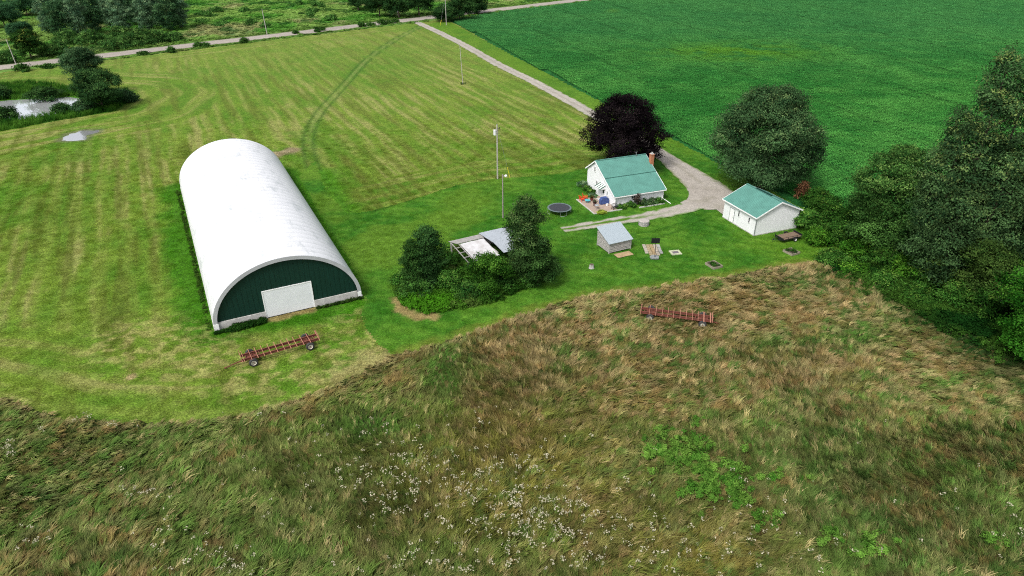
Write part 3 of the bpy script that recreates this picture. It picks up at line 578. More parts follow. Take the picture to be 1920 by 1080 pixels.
#PART2
# ------------------------------------------------------------------ hoop barn
def hoop_barn():
    t = thing('hoop_barn', 'long white fabric hoop barn with a dark green front wall and white door', 'barn', (HC[0], HC[1], 0), a27)
    def prof(n=48, off=0.0):
        out = [(-HW + off, 0.0), (-HW + off, .85)]
        for i in range(1, n):
            a = math.pi * i / n; c, s = math.cos(a), math.sin(a)
            out.append((-(HW - off) * c, .85 + (7.15 - off) * s ** 1.06))
        return out + [(HW - off, .85), (HW - off, 0.0)]
    m, n, l, b = newmat('barn_fabric')
    tc = n.new('ShaderNodeTexCoord'); sx = n.new('ShaderNodeSeparateXYZ'); l.new(tc.outputs['Object'], sx.inputs[0])
    nz = n.new('ShaderNodeTexNoise'); nz.inputs['Scale'].default_value = .5; nz.inputs['Detail'].default_value = 8; nz.inputs['Roughness'].default_value = .7
    mp = n.new('ShaderNodeMapping'); mp.inputs['Scale'].default_value = (1, .35, 1); l.new(tc.outputs['Object'], mp.inputs[0]); l.new(mp.outputs[0], nz.inputs['Vector'])
    r = n.new('ShaderNodeValToRGB'); r.color_ramp.elements[0].position = .30; r.color_ramp.elements[0].color = (.40, .43, .44, 1); r.color_ramp.elements[1].position = .47; r.color_ramp.elements[1].color = (.66, .67, .685, 1)
    l.new(nz.outputs['Fac'], r.inputs[0])
    def mth(op, a_, b_=None):
        q = n.new('ShaderNodeMath'); q.operation = op
        l.new(a_, q.inputs[0]) if hasattr(a_, 'links') else setattr(q.inputs[0], 'default_value', a_)
        if b_ is not None: (l.new(b_, q.inputs[1]) if hasattr(b_, 'links') else setattr(q.inputs[1], 'default_value', b_))
        return q.outputs[0]
    fr = mth('FRACT', mth('DIVIDE', mth('ADD', sx.outputs['Y'], .45), (HL + .9) / 35)); dd_ = mth('MINIMUM', fr, mth('SUBTRACT', 1.0, fr))
    sm_ = n.new('ShaderNodeMapRange'); sm_.inputs[1].default_value = .02; sm_.inputs[2].default_value = .09; sm_.inputs[3].default_value = .86; sm_.inputs[4].default_value = 1.0; l.new(dd_, sm_.inputs[0])
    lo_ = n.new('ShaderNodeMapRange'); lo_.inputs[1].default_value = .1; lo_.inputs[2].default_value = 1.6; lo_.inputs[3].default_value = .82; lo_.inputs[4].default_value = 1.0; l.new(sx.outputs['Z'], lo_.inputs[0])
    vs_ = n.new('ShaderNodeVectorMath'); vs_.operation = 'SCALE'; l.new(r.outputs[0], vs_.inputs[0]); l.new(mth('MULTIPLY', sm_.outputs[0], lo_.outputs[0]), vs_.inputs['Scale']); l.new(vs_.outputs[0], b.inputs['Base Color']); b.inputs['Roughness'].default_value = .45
    V = []; ny = 35 * 6; pr = prof()
    for j in range(ny + 1):
        y = -.45 + (HL + .9) * j / ny; rib = abs(math.sin(math.pi * j / 6)); sag = .045 * rib
        for i, (x, z) in enumerate(pr):
            k = 1 - sag / HW if z > .9 else 1; V.append((x * k, y, .85 + (z - .85) * (1 - sag / 7) if z > .9 else z))
    k = len(pr); Fq = [(j * k + i, (j + 1) * k + i, (j + 1) * k + i + 1, j * k + i + 1) for j in range(ny) for i in range(k - 1)]
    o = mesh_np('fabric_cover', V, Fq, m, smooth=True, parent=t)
    grey = mat('rim_grey', G(196, 198, 202) * 1.25, .6, var=.1, scale=1)
    for y0, nm in ((-.46, 'arch_trim'), (HL + .44, 'arch_trim')):
        mb = MB(); a_, b_ = prof(48, 0), prof(48, .48); a_[0] = (a_[0][0] - .02, 0); n2 = len(a_)
        for i in range(n2 - 1):
            mb.add([(a_[i][0], y0, a_[i][1]), (a_[i + 1][0], y0, a_[i + 1][1]), (b_[i + 1][0], y0, b_[i + 1][1]), (b_[i][0], y0, b_[i][1]),
                    (a_[i][0], y0 + .06, a_[i][1]), (a_[i + 1][0], y0 + .06, a_[i + 1][1]), (b_[i + 1][0], y0 + .06, b_[i + 1][1]), (b_[i][0], y0 + .06, b_[i][1])],
                   [(0, 1, 2, 3), (7, 6, 5, 4), (0, 4, 5, 1), (3, 2, 6, 7)])
        mb.build(nm, grey, t)
    green = mat('green_cladding', G(14, 62, 50), .55, var=.25, scale=1, stretch=(8, 8, .4))
    dx0, dx1, dh = -2.95, 2.95, 3.75
    for y0, dr in ((-.12, True), (HL + .05, False)):
        mb = MB(); pf = [p for p in prof(48, .5) if p[1] > .8]; pf[0] = (pf[0][0], .95); pf[-1] = (pf[-1][0], .95)
        xs = sorted(set([round(p[0], 3) for p in pf] + [dx0, dx1]))
        def top(x):
            for i in range(len(pf) - 1):
                if pf[i][0] - 1e-6 <= x <= pf[i + 1][0] + 1e-6: return pf[i][1] + (pf[i + 1][1] - pf[i][1]) * (x - pf[i][0]) / max(1e-6, pf[i + 1][0] - pf[i][0])
            return .95
        for xa, xb in zip(xs[:-1], xs[1:]):
            lo = dh if (xa >= dx0 - .001 and xb <= dx1 + .001 and dr) else .95
            mb.add([(xa, y0, lo), (xb, y0, lo), (xb, y0, top(xb)), (xa, y0, top(xa))], [(0, 1, 2, 3)])
        if dr:
            x = -9.0                                    # cladding ribs
            while x < 9:
                lo = dh if dx0 <= x <= dx1 else .95
                if top(x) > lo + .3: mb.box(x - .03, x + .03, y0 - .025, y0, lo + .02, top(x) - .05)
                x += .6
        mb.build('end_wall', green, t)
        mb = MB()
        for xa, xb in (((-8.7, dx0 - .12), (dx1 + .12, 8.7)) if dr else ((-8.7, 8.7),)): MB().box(xa, xb, y0 - .14, y0 + .1, -.1, .95).build('foundation_wall', M['concrete'], t)
    for sx_ in (-1, 1):
        mb = MB(); mb.box(sx_ * 9.26 - .05, sx_ * 9.26 + .05, -.5, HL + .5, -.1, .35); mb.build('base_board', M['concrete'], t)
    mb = MB(); mb.box(dx0, dx1, -.19, -.13, .06, dh)
    for i in range(1, 7): mb.box(dx0, dx1, -.195, -.19, .06 + i * .53 - .012, .06 + i * .53 + .012)
    dr = mb.build('door', mat('door_white', (.70, .72, .74), .5, var=.06, scale=.8), t)
    mb = MB(); mb.box(dx0 - .12, dx0, -.22, -.1, 0, dh + .1); mb.box(dx1, dx1 + .12, -.22, -.1, 0, dh + .1); mb.box(dx0, dx1, -.22, -.1, dh, dh + .1)
    mb.build('door_frame', M['trim'], dr)
    mb = MB(); mb.box(dx0, dx1, -.2, -.14, -.05, .06); mb.build('sill', M['dark'], dr)
    for y in (-.46, HL + .4):
        for s in (-1, 1):
            mb = MB(); mb.box(s * 8.95 - .25, s * 8.95 + .25, y - .06, y - .01, 0, .9); mb.build('corner_post', M['trim'], t)
hoop_barn()

def slab(mb, pts, th, ribs=0, rib_dir=None):
    pts = [Vector(p) for p in pts]; nn = (pts[1] - pts[0]).cross(pts[3] - pts[0]).normalized()
    if nn.z < 0: nn = -nn
    mb.add([p - nn * th for p in pts] + pts, [(0, 1, 2, 3), (4, 5, 6, 7), (0, 1, 5, 4), (1, 2, 6, 5), (2, 3, 7, 6), (3, 0, 4, 7)])
    for i in range(1, ribs):
        k = i / ribs; a = pts[0].lerp(pts[1], k) + nn * .016; b = pts[3].lerp(pts[2], k) + nn * .016; mb.bar(a, b, .035, .03)
def window(par, name, plane, s0, s1, z0, z1, off, frame=M['trim'], mull=True, panes=1, frame_w=.07):
    """plane 'x' = left wall (local x=0, faces -x), plane 'y' = front wall (local y=0, faces -y)"""
    def bx(mb, a0, a1, c0, c1, o0, o1):
        if plane == 'y': mb.box(a0, a1, off - o1, off - o0, c0, c1)
        else: mb.box(off - o1, off - o0, a0, a1, c0, c1)
    w = MB(); fw = frame_w
    for a in ((s0, s0 + fw, z0, z1), (s1 - fw, s1, z0, z1), (s0 + fw, s1 - fw, z0, z0 + fw), (s0 + fw, s1 - fw, z1 - fw, z1)): bx(w, *a, 0, .06)
    if mull: bx(w, (s0 + s1) / 2 - .02, (s0 + s1) / 2 + .02, z0 + fw, z1 - fw, 0, .05)
    o = w.build(name, frame, par)
    g = MB(); bx(g, s0 + fw, s1 - fw, z0 + fw, z1 - fw, 0, .02); g.build('pane', M['glass'], o)
    return o
TEAL = mat('teal_metal_roof', G(110, 172, 158), .5, .0, var=.14, scale=.8, spec=.4)
SIDING = mat('white_siding', (.72, .73, .74), .6, var=.06, scale=1)
def siding(mb, plane, a0, a1, zf, off, step=.2):
    z = .2
    while z < 6:
        s0, s1 = zf(z)
        if s1 - s0 > .1: (mb.box(s0, s1, off - .006, off, z, z + .02) if plane == 'y' else mb.box(off - .006, off, s0, s1, z, z + .02))
        z += step
def farmhouse():
    t = thing('farmhouse', 'small white farmhouse with a teal metal roof and brick chimney', 'house', (ho[0], ho[1], 0), ha)
    Wd, D, hf, hb, rt, hr = 9.8, 10.4, 2.1, 3.7, 7.3, 5.85
    gp = [(0, -.3), (D, -.3), (D, hb), (rt, hr), (0, hf)]
    mb = MB(); mb.prism(gp, 0, Wd, 'x')
    def zf(z): lo = 0 if z < hf else (z - hf) / (hr - hf) * rt; hi = D if z < hb else D - (z - hb) / (hr - hb) * (D - rt); return lo + .02, hi - .02
    siding(mb, 'x', 0, 0, zf, 0); siding(mb, 'y', 0, 0, lambda z: (.02, Wd - .02) if z < hf - .1 else (0, 0), 0)
    mb.build('wall', SIDING, t)
    ov = .28; e = .4; sl_ = (hr - hf) / rt; seam = 3.6
    def zr(y, lift=.16): return hf + sl_ * y + lift
    mb = MB(); slab(mb, [(-ov, -e, zr(-e, .10)), (Wd + ov, -e, zr(-e, .10)), (Wd + ov, seam, zr(seam, .10)), (-ov, seam, zr(seam, .10))], .1, 32)
    slab(mb, [(-ov, seam - .12, zr(seam - .12, .18)), (Wd + ov, seam - .12, zr(seam - .12, .18)), (Wd + ov, rt, zr(rt, .18)), (-ov, rt, zr(rt, .18))], .07, 32)
    sb = (hr - hb) / (D - rt); zb = lambda y: hr + .18 - (y - rt) * sb
    slab(mb, [(-ov, rt, zb(rt)), (Wd + ov, rt, zb(rt)), (Wd + ov, D + .35, zb(D + .35)), (-ov, D + .35, zb(D + .35))], .1, 32)
    mb.bar((-ov, rt, hr + .2), (Wd + ov, rt, hr + .2), .3, .05)
    roof = mb.build('roof', TEAL, t)
    mb = MB(); mb.bar((-ov, seam - .16, zr(seam - .16, .12)), (Wd + ov, seam - .16, zr(seam - .16, .12)), .05, .05); mb.build('roof_seam', mat('dark_teal', G(62, 118, 110), .6), roof)
    mb = MB()
    for x in (-ov - .02, Wd + ov + .02):
        mb.bar((x, -e - .02, zr(-e, .03)), (x, rt, zr(rt, .06)), .05, .2); mb.bar((x, rt, zb(rt) - .1), (x, D + .37, zb(D + .37) - .1), .05, .2)
    mb.bar((-ov, -e - .05, zr(-e, -.02)), (Wd + ov, -e - .05, zr(-e, -.02)), .1, .12); mb.bar((-ov, D + .4, zb(D + .35) - .1), (Wd + ov, D + .4, zb(D + .35) - .1), .1, .12)
    mb.build('fascia', M['trim'], roof)
    mb = MB(); mb.box(Wd + .02, Wd + .62, 5.0, 5.7, -.1, 6.5); mb.box(Wd - .03, Wd + .67, 4.95, 5.75, 6.5, 6.62); ch = mb.build('chimney', M['brick'], t)
    mb = MB(); mb.box(Wd + .05, Wd + .59, 5.03, 5.67, 6.62, 6.72); mb.tube([(Wd + .32, 5.35, 6.7), (Wd + .32, 5.35, 6.95)], .13, 10); mb.build('chimney_cap', M['concrete'], ch)
    mb = MB(); mb.tube([(7.9, 7.05, 5.7), (7.9, 7.05, 6.75)], .05, 8); mb.box(7.7, 8.1, 7.02, 7.08, 6.7, 6.76); mb.build('vent_pipe', M['galv'], roof)
    # left wall openings
    window(t, 'window', 'x', 7.25, 7.85, 3.85, 4.85, -.02)
    window(t, 'window', 'x', 6.2, 6.85, 1.6, 2.55, -.02)
    window(t, 'window', 'x', 2.35, 2.8, 1.1, 2.0, -.02, mull=False)
    mb = MB(); mb.box(-.06, -.015, 3.45, 4.3, .12, 2.1); dr = mb.build('door', M['trim'], t)
    mb = MB(); mb.box(-.08, -.06, 3.6, 4.15, 1.1, 1.9); mb.build('pane', M['glass'], dr)
    mb = MB(); mb.box(-.12, -.06, 3.52, 3.58, .98, 1.06); mb.build('handle', M['grey'], dr)
    aw = MB(); aw2 = MB(); n = 7
    for i in range(n):
        y0 = 3.25 + i * .30; tgt = aw if i % 2 else aw2
        tgt.add([(-.02, y0, 2.7), (-.02, y0 + .3, 2.7), (-1.15, y0 + .3, 2.15), (-1.15, y0, 2.15), (-.02, y0, 2.66), (-.02, y0 + .3, 2.66), (-1.15, y0 + .3, 2.11), (-1.15, y0, 2.11)], [(0, 1, 2, 3), (7, 6, 5, 4), (0, 4, 5, 1), (1, 5, 6, 2), (2, 6, 7, 3), (3, 7, 4, 0)])
    for y in (3.27, 5.33): aw.add([(-.02, y, 2.68), (-1.13, y, 2.14), (-.02, y, 2.05), (-.02, y + .03, 2.68), (-1.13, y + .03, 2.14), (-.02, y + .03, 2.05)], [(0, 1, 2), (5, 4, 3), (0, 3, 4, 1), (1, 4, 5, 2), (2, 5, 3, 0)])
    a = aw.build('awning', M['trim'], t); aw2.build('awning_stripe', mat('awning_green', G(70, 120, 96), .6), a)
    mb = MB(); mb.box(-1.1, -.02, 3.3, 4.5, 0, .12); mb.build('step', M['concrete'], t)
    # front wall
    window(t, 'window', 'y', 3.25, 4.2, 1.0, 1.9, -.02)
    mb = MB(); mb.tube([(Wd - .1, -.1, 2.0), (Wd - .1, -.1, .2), (Wd + .1, -.5, .12), (Wd + .1, -2.4, .08)], .07, 8); mb.build('downspout', M['trim'], t)
    mb = MB(); mb.box(-.05, .05, -.35, -.02, 0, 2.0); mb.build('corner_board', M['trim'], t)
farmhouse()
def garage():
    a = rad(21.72); t = thing('garage', 'white garage with a teal metal roof beside the driveway end', 'garage', (38.26, 98.09, 0), a)
    Wd, D, hw, hr = 8.4, 8.0, 3.2, 5.05
    mb = MB(); mb.prism([(0, -.1), (Wd, -.1), (Wd, hw), (Wd / 2, hr), (0, hw)], 0, D, 'y')
    for i in range(1, 28):
        x = i * .3; top = hw + (hr - hw) * (1 - abs(x - Wd / 2) / (Wd / 2)); mb.box(x - .02, x + .02, -.006, 0, 0, top - .05)
        if x < D: mb.box(-.006, 0, x - .02, x + .02, 0, hw - .05)
    mb.build('wall', SIDING, t)
    s = (hr - hw) / (Wd / 2); ov = .3; ea = .35; z = lambda x: hw + .14 + s * x
    mb = MB(); slab(mb, [(-ea, -ov, z(-ea)), (-ea, D + ov, z(-ea)), (Wd / 2, D + ov, z(Wd / 2)), (Wd / 2, -ov, z(Wd / 2))], .1, 28)
    slab(mb, [(Wd + ea, -ov, z(-ea)), (Wd + ea, D + ov, z(-ea)), (Wd / 2, D + ov, z(Wd / 2)), (Wd / 2, -ov, z(Wd / 2))], .1, 28)
    mb.bar((Wd / 2, -ov, z(Wd / 2) + .03), (Wd / 2, D + ov, z(Wd / 2) + .03), .35, .05); roof = mb.build('roof', TEAL, t)
    mb = MB(); mb.box(Wd / 2 - .12, Wd / 2 + .12, 2.2, 6.0, z(Wd / 2) + .06, z(Wd / 2) + .17); mb.build('ridge_vent', mat('dark_teal_vent', G(20, 66, 60), .6), roof)
    mb = MB()
    for y in (-ov - .02, D + ov + .02):
        mb.bar((-ea, y, z(-ea) - .09), (Wd / 2, y, z(Wd / 2) - .09), .05, .2); mb.bar((Wd / 2, y, z(Wd / 2) - .09), (Wd + ea, y, z(-ea) - .09), .05, .2)
    for x in (-ea - .03, Wd + ea + .03): mb.bar((x, -ov, z(-ea) - .08), (x, D + ov, z(-ea) - .08), .06, .16)
    mb.build('fascia', M['trim'], roof)
    for nm, y0, y1, z0, z1 in (('window', 3.95, 4.35, 1.6, 2.6), ('window', 1.4, 1.8, 1.55, 2.55)): window(t, nm, 'x', y0, y1, z0, z1, -.02, mull=False, frame_w=.05)
    mb = MB(); mb.box(-.06, -.02, 5.3, 6.3, .08, 2.3); dr = mb.build('door', M['trim'], t)
    mb = MB(); mb.box(-.045, -.02, 5.18, 5.28, .05, 2.42); mb.box(-.045, -.02, 6.32, 6.42, .05, 2.42); mb.box(-.045, -.02, 5.28, 6.32, 2.32, 2.42); mb.build('door_frame', M['galv'], dr)
    mb = MB(); mb.box(-.12, -.06, 5.42, 5.5, 1.0, 1.08); mb.build('handle', M['grey'], dr)
    for nm, x, y in (('downspout', -.06, -.06), ('downspout', Wd + .06, -.06)): mb = MB(); mb.box(x - .05, x + .05, y - .05, y + .05, 0, hw); mb.build(nm, M['grey'] if x < 1 else M['dark'], t)
    mb = MB(); mb.box(-.03, Wd + .03, -.03, D + .03, -.1, .12); mb.build('footing', M['concrete'], t)
garage()
def plank_shed():
    a = rad(25.87); t = thing('plank_shed', 'small weathered grey plank shed with a pale sheet-metal roof', 'shed', (14.56, 91.81, 0), a)
    Wd, D, hf, hb = 3.85, 3.28, 1.66, 2.85; rng = np.random.default_rng(5)
    mb = MB(); mb.prism([(0, 0.1), (D, 0.1), (D, hb - .05), (0, hf - .05)], .05, Wd - .05, 'x'); mb.build('gap_shade_core', M['dark'], t)  # solid black core added as the shade seen through the board gaps
    for nm, fn in (('front_boards', 'f'), ('back_boards', 'b'), ('side_boards', 'l'), ('side_boards', 'r')):
        mb = MB(); z = .12; i = 0
        top = hf if fn == 'f' else hb
        while z < top - .1:
            h_ = min(.235, top - z); j = rng.uniform(-.05, .05, 3); z1 = z + h_ - .045
            if fn == 'f': mb.box(j[0], Wd + j[1], -.05 + j[2] * .3, -.005, z, z1)
            elif fn == 'b': mb.box(j[0], Wd + j[1], D + .005, D + .05, z, z1)
            else:
                y0 = max(0, (z1 - hf) / (hb - hf) * D); x = -.05 if fn == 'l' else Wd + .003
                mb.box(x + j[2] * .3, x + .045 + j[2] * .3, y0 + j[0], D + j[1] * 2, z, z1)
            z += .245; i += 1
        mb.build(nm, M['oldwood'], t)
    mb = MB()
    for x, y, h_ in ((0, 0, hf), (Wd, 0, hf), (0, D, hb), (Wd, D, hb)): mb.box(x - .06, x + .06, y - .06, y + .06, -.05, h_)
    mb.build('corner_post', M['oldwood'], t)
    sl_ = (hb - hf) / D; z = lambda y: hf + sl_ * y + .1; mb = MB()
    slab(mb, [(-.25, -.25, z(-.25)), (Wd + .25, -.25, z(-.25)), (Wd + .25, D + .25, z(D + .25)), (-.25, D + .25, z(D + .25))], .05, 14)
    mb.build('roof', mat('pale_metal', G(206, 220, 228) * .95, .4, .1, var=.05), t)
plank_shed()
def old_shed():
    a = rad(29); t = thing('old_shed', 'old open-sided shed half buried in the thicket, white and bluish sheet roof', 'shed', (-8.9, 90.2, 0), a)
    mb = MB()
    for x in (0, 2.3, 4.7, 9.2):
        for y in (0, -5.6): mb.box(x - .08, x + .08, y - .08, y + .08, -.1, 2.45 - (.5 if y < 0 else 0))
    mb.build('post', M['oldwood'], t)
    mb = MB(); zf = lambda y: 2.55 + y * .1
    for x in (0, .9, 1.6, 2.4, 3.2, 4.0, 4.7): mb.bar((x, .2, zf(.2) - .06), (x, -5.9, zf(-5.9) - .06), .07, .12)
    for y in (.1, -1.4, -2.8, -4.2, -5.7): mb.bar((-.1, y, zf(y) - .16), (4.8, y, zf(y) - .16), .08, .1)
    mb.build('rafter', M['oldwood'], t)
    wr = mat('old_white_sheet', G(246, 246, 248), .7, var=.2, scale=1.2, dirt=G(218, 214, 212))
    mb = MB()
    for i in range(4):
        x0 = 1.0 + i * .95; j = .02 * (i % 2); slab(mb, [(x0, .0 - .9, zf(-.9) + .06 + j), (x0 + .99, -.9, zf(-.9) + .06 + j), (x0 + .99, -6.0 + .15 * (i % 3), zf(-6) + .06 + j), (x0, -6.0 + .15 * (i % 3), zf(-6) + .06 + j)], .03)
    mb.build('white_roof_sheet', wr, t)
    mb = MB(); slab(mb, [(-.3, .35, zf(.35) + .12), (5.0, .35, zf(.35) + .12), (5.0, -.75, zf(-.75) + .1), (.6, -.75, zf(-.75) + .1)], .05); mb.build('ridge_board', mat('grey_board', G(190, 186, 182), .8, var=.25, scale=3), t)
    mb = MB(); z = 2.75
    slab(mb, [(4.75, .5, z + .1), (9.6, .5, z + .1), (9.6, -3.2, z + .0), (5.3, -3.2, z + .0)], .04, 10); slab(mb, [(5.3, -3.2, z), (9.6, -3.2, z), (9.6, -6.0, z - .5), (5.5, -6.0, z - .5)], .04, 10)
    mb.build('metal_roof', mat('bluish_sheet', G(214, 222, 230), .45, .2, var=.12, scale=1.5), t)
    mb = MB(); mb.box(4.8, 9.2, -.05, .05, 0, 2.7); mb.box(9.15, 9.25, -5.6, 0, 0, 2.3); mb.box(4.75, 4.85, -5.6, 0, 0, 2.3); mb.build('wall', M['oldwood'], t)
old_shed()

# ------------------------------------------------------------------ hay wagons, trailer
def wheel(par, x, y, r, w, rimm, side):
    mb = MB(); hw = w / 2
    mb.lathe([(r * .58, -hw), (r * .80, -hw), (r * .94, -hw * .85), (r, -hw * .5), (r, hw * .5), (r * .94, hw * .85), (r * .80, hw), (r * .58, hw), (r * .58, -hw)], 24, (x, y, r), 'y')
    o = mb.build('wheel', M['rubber'], par, True)
    mb = MB(); s = side
    mb.lathe([(0.001, s * hw * .35), (r * .2, s * hw * .35), (r * .22, s * hw * .6), (r * .3, s * hw * .6), (r * .36, s * hw * .3), (r * .52, s * hw * .3), (r * .6, s * hw * .9), (r * .56, s * hw * 1.02), (r * .5, s * hw * .9)], 20, (x, y, r), 'y'); mb.build('rim', rimm, o, True)
    mb = MB(); mb.lathe([(.001, s * hw * .9), (r * .12, s * hw * .85), (r * .13, s * hw * .4)], 10, (x, y, r), 'y'); mb.build('hub', M['red'], o)
    return o
def wagon(label, loc, rz, thick=(), rimm=None, zlift=0):
    t = thing('hay_wagon', label, 'wagon', (loc[0], loc[1], zlift), rz, 'bare frame bale wagons')
    mb = MB()
    for y in (-.5, .5):
        mb.box(-4.4, 4.4, y - .07, y + .07, .66, .68); mb.box(-4.4, 4.4, y - .02, y + .02, .68, .94); mb.box(-4.4, 4.4, y - .07, y + .07, .94, .965)
    for x in (-3.9, -3.2, -2.4, 2.4, 3.1, 3.9): mb.box(x - .05, x + .05, -.48, .48, .70, .80)
    mb.box(-3.9, -2.7, -.38, .38, .58, .66); mb.box(2.6, 3.7, -.38, .38, .58, .66)
    mb.build('frame', M['red'], t)
    xs = [-4.42, -4.2, -3.4, -2.7, -2.0, -1.25, -.5, .3, 1.0, 1.7, 2.5, 3.3, 4.35]
    for i, x in enumerate(xs):
        w = .14 if i in thick else .06; mb = MB(); ya = 1.2
        mb.box(x - w / 2, x + w / 2, -ya, ya, .968, 1.03)
        for y in (-1, 1): mb.bar((x, y * .52, .74), (x, y * (ya - .05), .97), .025, .025)
        mb.build('crossbar', M['rust'], t)
    for x in (-4.45, 4.4):
        mb = MB()
        for y in (-.75, .75): mb.box(x - .03, x + .03, y - .03, y + .03, .9, 1.55 if x < 0 else 1.3)
        mb.box(x - .025, x + .025, -.75, .75, 1.2, 1.25); mb.build('end_stake', M['rust'], t)
    for x in (-3.3, 3.15):
        mb = MB(); mb.box(x - .09, x + .09, -.95, .95, .42, .58); mb.build('axle', M['red'], t)
        for s in (-1, 1): wheel(t, x, s * 1.08, .5, .34, rimm or M['rim'], s)
    mb = MB(); mb.bar((-3.3, .25, .5), (-4.9, .0, .42), .07, .09); mb.bar((-3.3, -.25, .5), (-4.9, -.0, .42), .07, .09); mb.bar((-4.85, 0, .42), (-6.2, 0, .16), .09, .09); mb.box(-6.35, -6.15, -.08, .08, .1, .2)
    mb.build('drawbar', M['red'], t)
    mb = MB(); mb.box(-3.0, 3.0, -.05, .05, .46, .56); mb.build('reach_pole', M['red'], t)
wagon('red bale wagon frame with cream wheel rims on mown grass before the barn', (-27.0, 65.85), rad(30.2))
wagon('faded red bale wagon frame standing in the tall brown meadow grass', (20.75, 73.5), rad(-14.5 + 180), thick=(1, 2), rimm=mat('dull_rim', (.42, .42, .34), .7, var=.3), zlift=-.25)
def trailer():
    t = thing('utility_trailer', 'black utility trailer with a worn plank deck beside the garage', 'trailer', (43.2, 96.85, 0), rad(22.5))
    mb = MB()
    for y in (-.92, .92): mb.box(-1.85, 1.85, y - .04, y + .04, .42, .56)
    for x in (-1.85, -.6, .6, 1.85): mb.box(x - .04, x + .04, -.9, .9, .42, .5)
    mb.build('frame', M['black'], t)
    mb = MB()
    for i in range(9): mb.box(-1.83, 1.83, -.9 + i * .2, -.9 + i * .2 + .19, .565, .60)
    mb.build('deck', mat('worn_deck', G(150, 128, 108), .9, var=.3, scale=4, stretch=(.3, 5, 1)), t)
    mb = MB()
    for y in (-.94, .94):
        mb.box(-1.85, 1.85, y - .02, y + .02, .88, .92)
        for x in (-1.83, -.9, 0, .9, 1.83): mb.box(x - .02, x + .02, y - .02, y + .02, .56, .88)
    mb.box(1.83, 1.87, -.92, .92, .56, .9); mb.box(-1.87, -1.83, -.92, .92, .56, .8); mb.build('side_rail', M['black'], t)
    for s in (-1, 1):
        wheel(t, .45, s * 1.08, .33, .2, M['trim'], s)
        mb = MB(); mb.prism([(.02, .5), (.12, .7), (.3, .78), (.6, .78), (.78, .7), (.88, .5), (.84, .5), (.75, .67), (.58, .74), (.32, .74), (.15, .67), (.06, .5)], s * .97, s * 1.2, 'y'); mb.build('mudguard', M['black'], t)
    mb = MB(); mb.bar((-1.85, .6, .46), (-3.0, 0, .42), .07, .08); mb.bar((-1.85, -.6, .46), (-3.0, 0, .42), .07, .08); mb.bar((-2.95, 0, .43), (-3.3, 0, .43), .07, .07); mb.tube([(-2.9, .1, .0), (-2.9, .1, .7)], .03, 8); mb.build('drawbar', M['dark'], t)
trailer()
def trampoline():
    X, Y = P(1049, 389, .85); t = thing('trampoline', 'round trampoline with a dark mat and pale rim on the lawn', 'trampoline', (X, Y, 0), .3); R = 2.05
    mb = MB(); mb.lathe([(.001, .83), (R * .45, .82), (R * .86, .85)], 40); mb.build('mat', mat('tramp_mat', (.035, .037, .045), .6), t, True)
    mb = MB(); mb.lathe([(R * .86, .852), (R * .88, .875), (R * .98, .875), (R, .85), (R * .98, .82), (R * .88, .82), (R * .86, .852)], 40); mb.build('rim_pad', mat('rim_pad', G(122, 140, 140), .6), t, True)
    for k in range(4):
        a = k * math.pi / 2; c, s = math.cos, math.sin; mb = MB()
        mb.tube([(R * .95 * c(a - .3), R * .95 * s(a - .3), .82), (R * .97 * c(a - .28), R * .97 * s(a - .28), .05), (R * .97 * c(a), R * .97 * s(a), .03), (R * .97 * c(a + .28), R * .97 * s(a + .28), .05), (R * .95 * c(a + .3), R * .95 * s(a + .3), .82)], .025, 6); mb.build('leg', M['galv'], t)
trampoline()
# ------------------------------------------------------------------ yard things
def tubthing():
    X, Y = P(1207, 421); t = thing('round_tub', 'round grey stave tub with a pale lid below the gravel track', 'tub', (X, Y, 0)); mb = MB()
    n = 22
    for k in range(n):
        a0, a1 = 2 * math.pi * k / n, 2 * math.pi * (k + .9) / n; r0, r1 = .80, .86; c, s = math.cos, math.sin
        mb.add([(r * c(a), r * s(a), z) for z in (-.05, .72) for r, a in ((r0, a0), (r1, a0), (r1, a1), (r0, a1))], [(0, 1, 2, 3), (4, 5, 6, 7), (0, 1, 5, 4), (1, 2, 6, 5), (2, 3, 7, 6), (3, 0, 4, 7)])
    mb.build('stave_wall', M['oldwood'], t)
    mb = MB(); mb.lathe([(.001, .78), (.7, .78), (.82, .75), (.84, .70), (.8, .70)], 28); mb.build('lid', mat('tub_lid', G(210, 202, 196), .8, var=.15, scale=3), t)
    mb = MB(); mb.lathe([(.865, .2), (.88, .2), (.88, .25), (.865, .25)], 28); mb.lathe([(.865, .55), (.88, .55), (.88, .6), (.865, .6)], 28); mb.build('hoop_band', M['grey'], t)
tubthing()
def board():
    c = np.mean([(15.28, 91.6), (15.7, 90.11), (18.15, 91.49), (17.73, 92.57)], 0)
    t = thing('plywood_board', 'tan plywood sheet lying on the grass before the plank shed', 'board', (c[0], c[1], 0), rad(25)); mb = MB(); mb.box(-1.35, 1.35, -.65, .65, .02, .07); mb.build('sheet', M['plywood'], t)
    mb = MB(); mb.box(-1.3, 1.3, -.6, -.52, -.02, .02); mb.box(-1.3, 1.3, .52, .6, -.02, .02); mb.build('batten', M['oldwood'], t)
board()
def pad():
    t = thing('paving_pad', 'uneven pad of pale paving slabs under the basketball hoop', 'paving', (21.4, 92.9, 0), rad(0)); rng = np.random.default_rng(8)
    for i in range(5):
        mb = MB()
        for j in range(6):
            if (i, j) in ((4, 0), (0, 0)): continue
            x = -1.35 + i * .54 + rng.uniform(-.03, .03); y = -1.7 + j * .62 + rng.uniform(-.04, .04); h_ = .05 + rng.uniform(0, .05)
            mb.box(x, x + .48, y, y + .56, -.03, h_)
        mb.build('slab', mat('slab_%d' % i, [G(206, 198, 180), G(196, 178, 140), G(200, 174, 132), G(210, 196, 176), G(200, 198, 192)][i], .9, var=.3, scale=3), t)
pad()
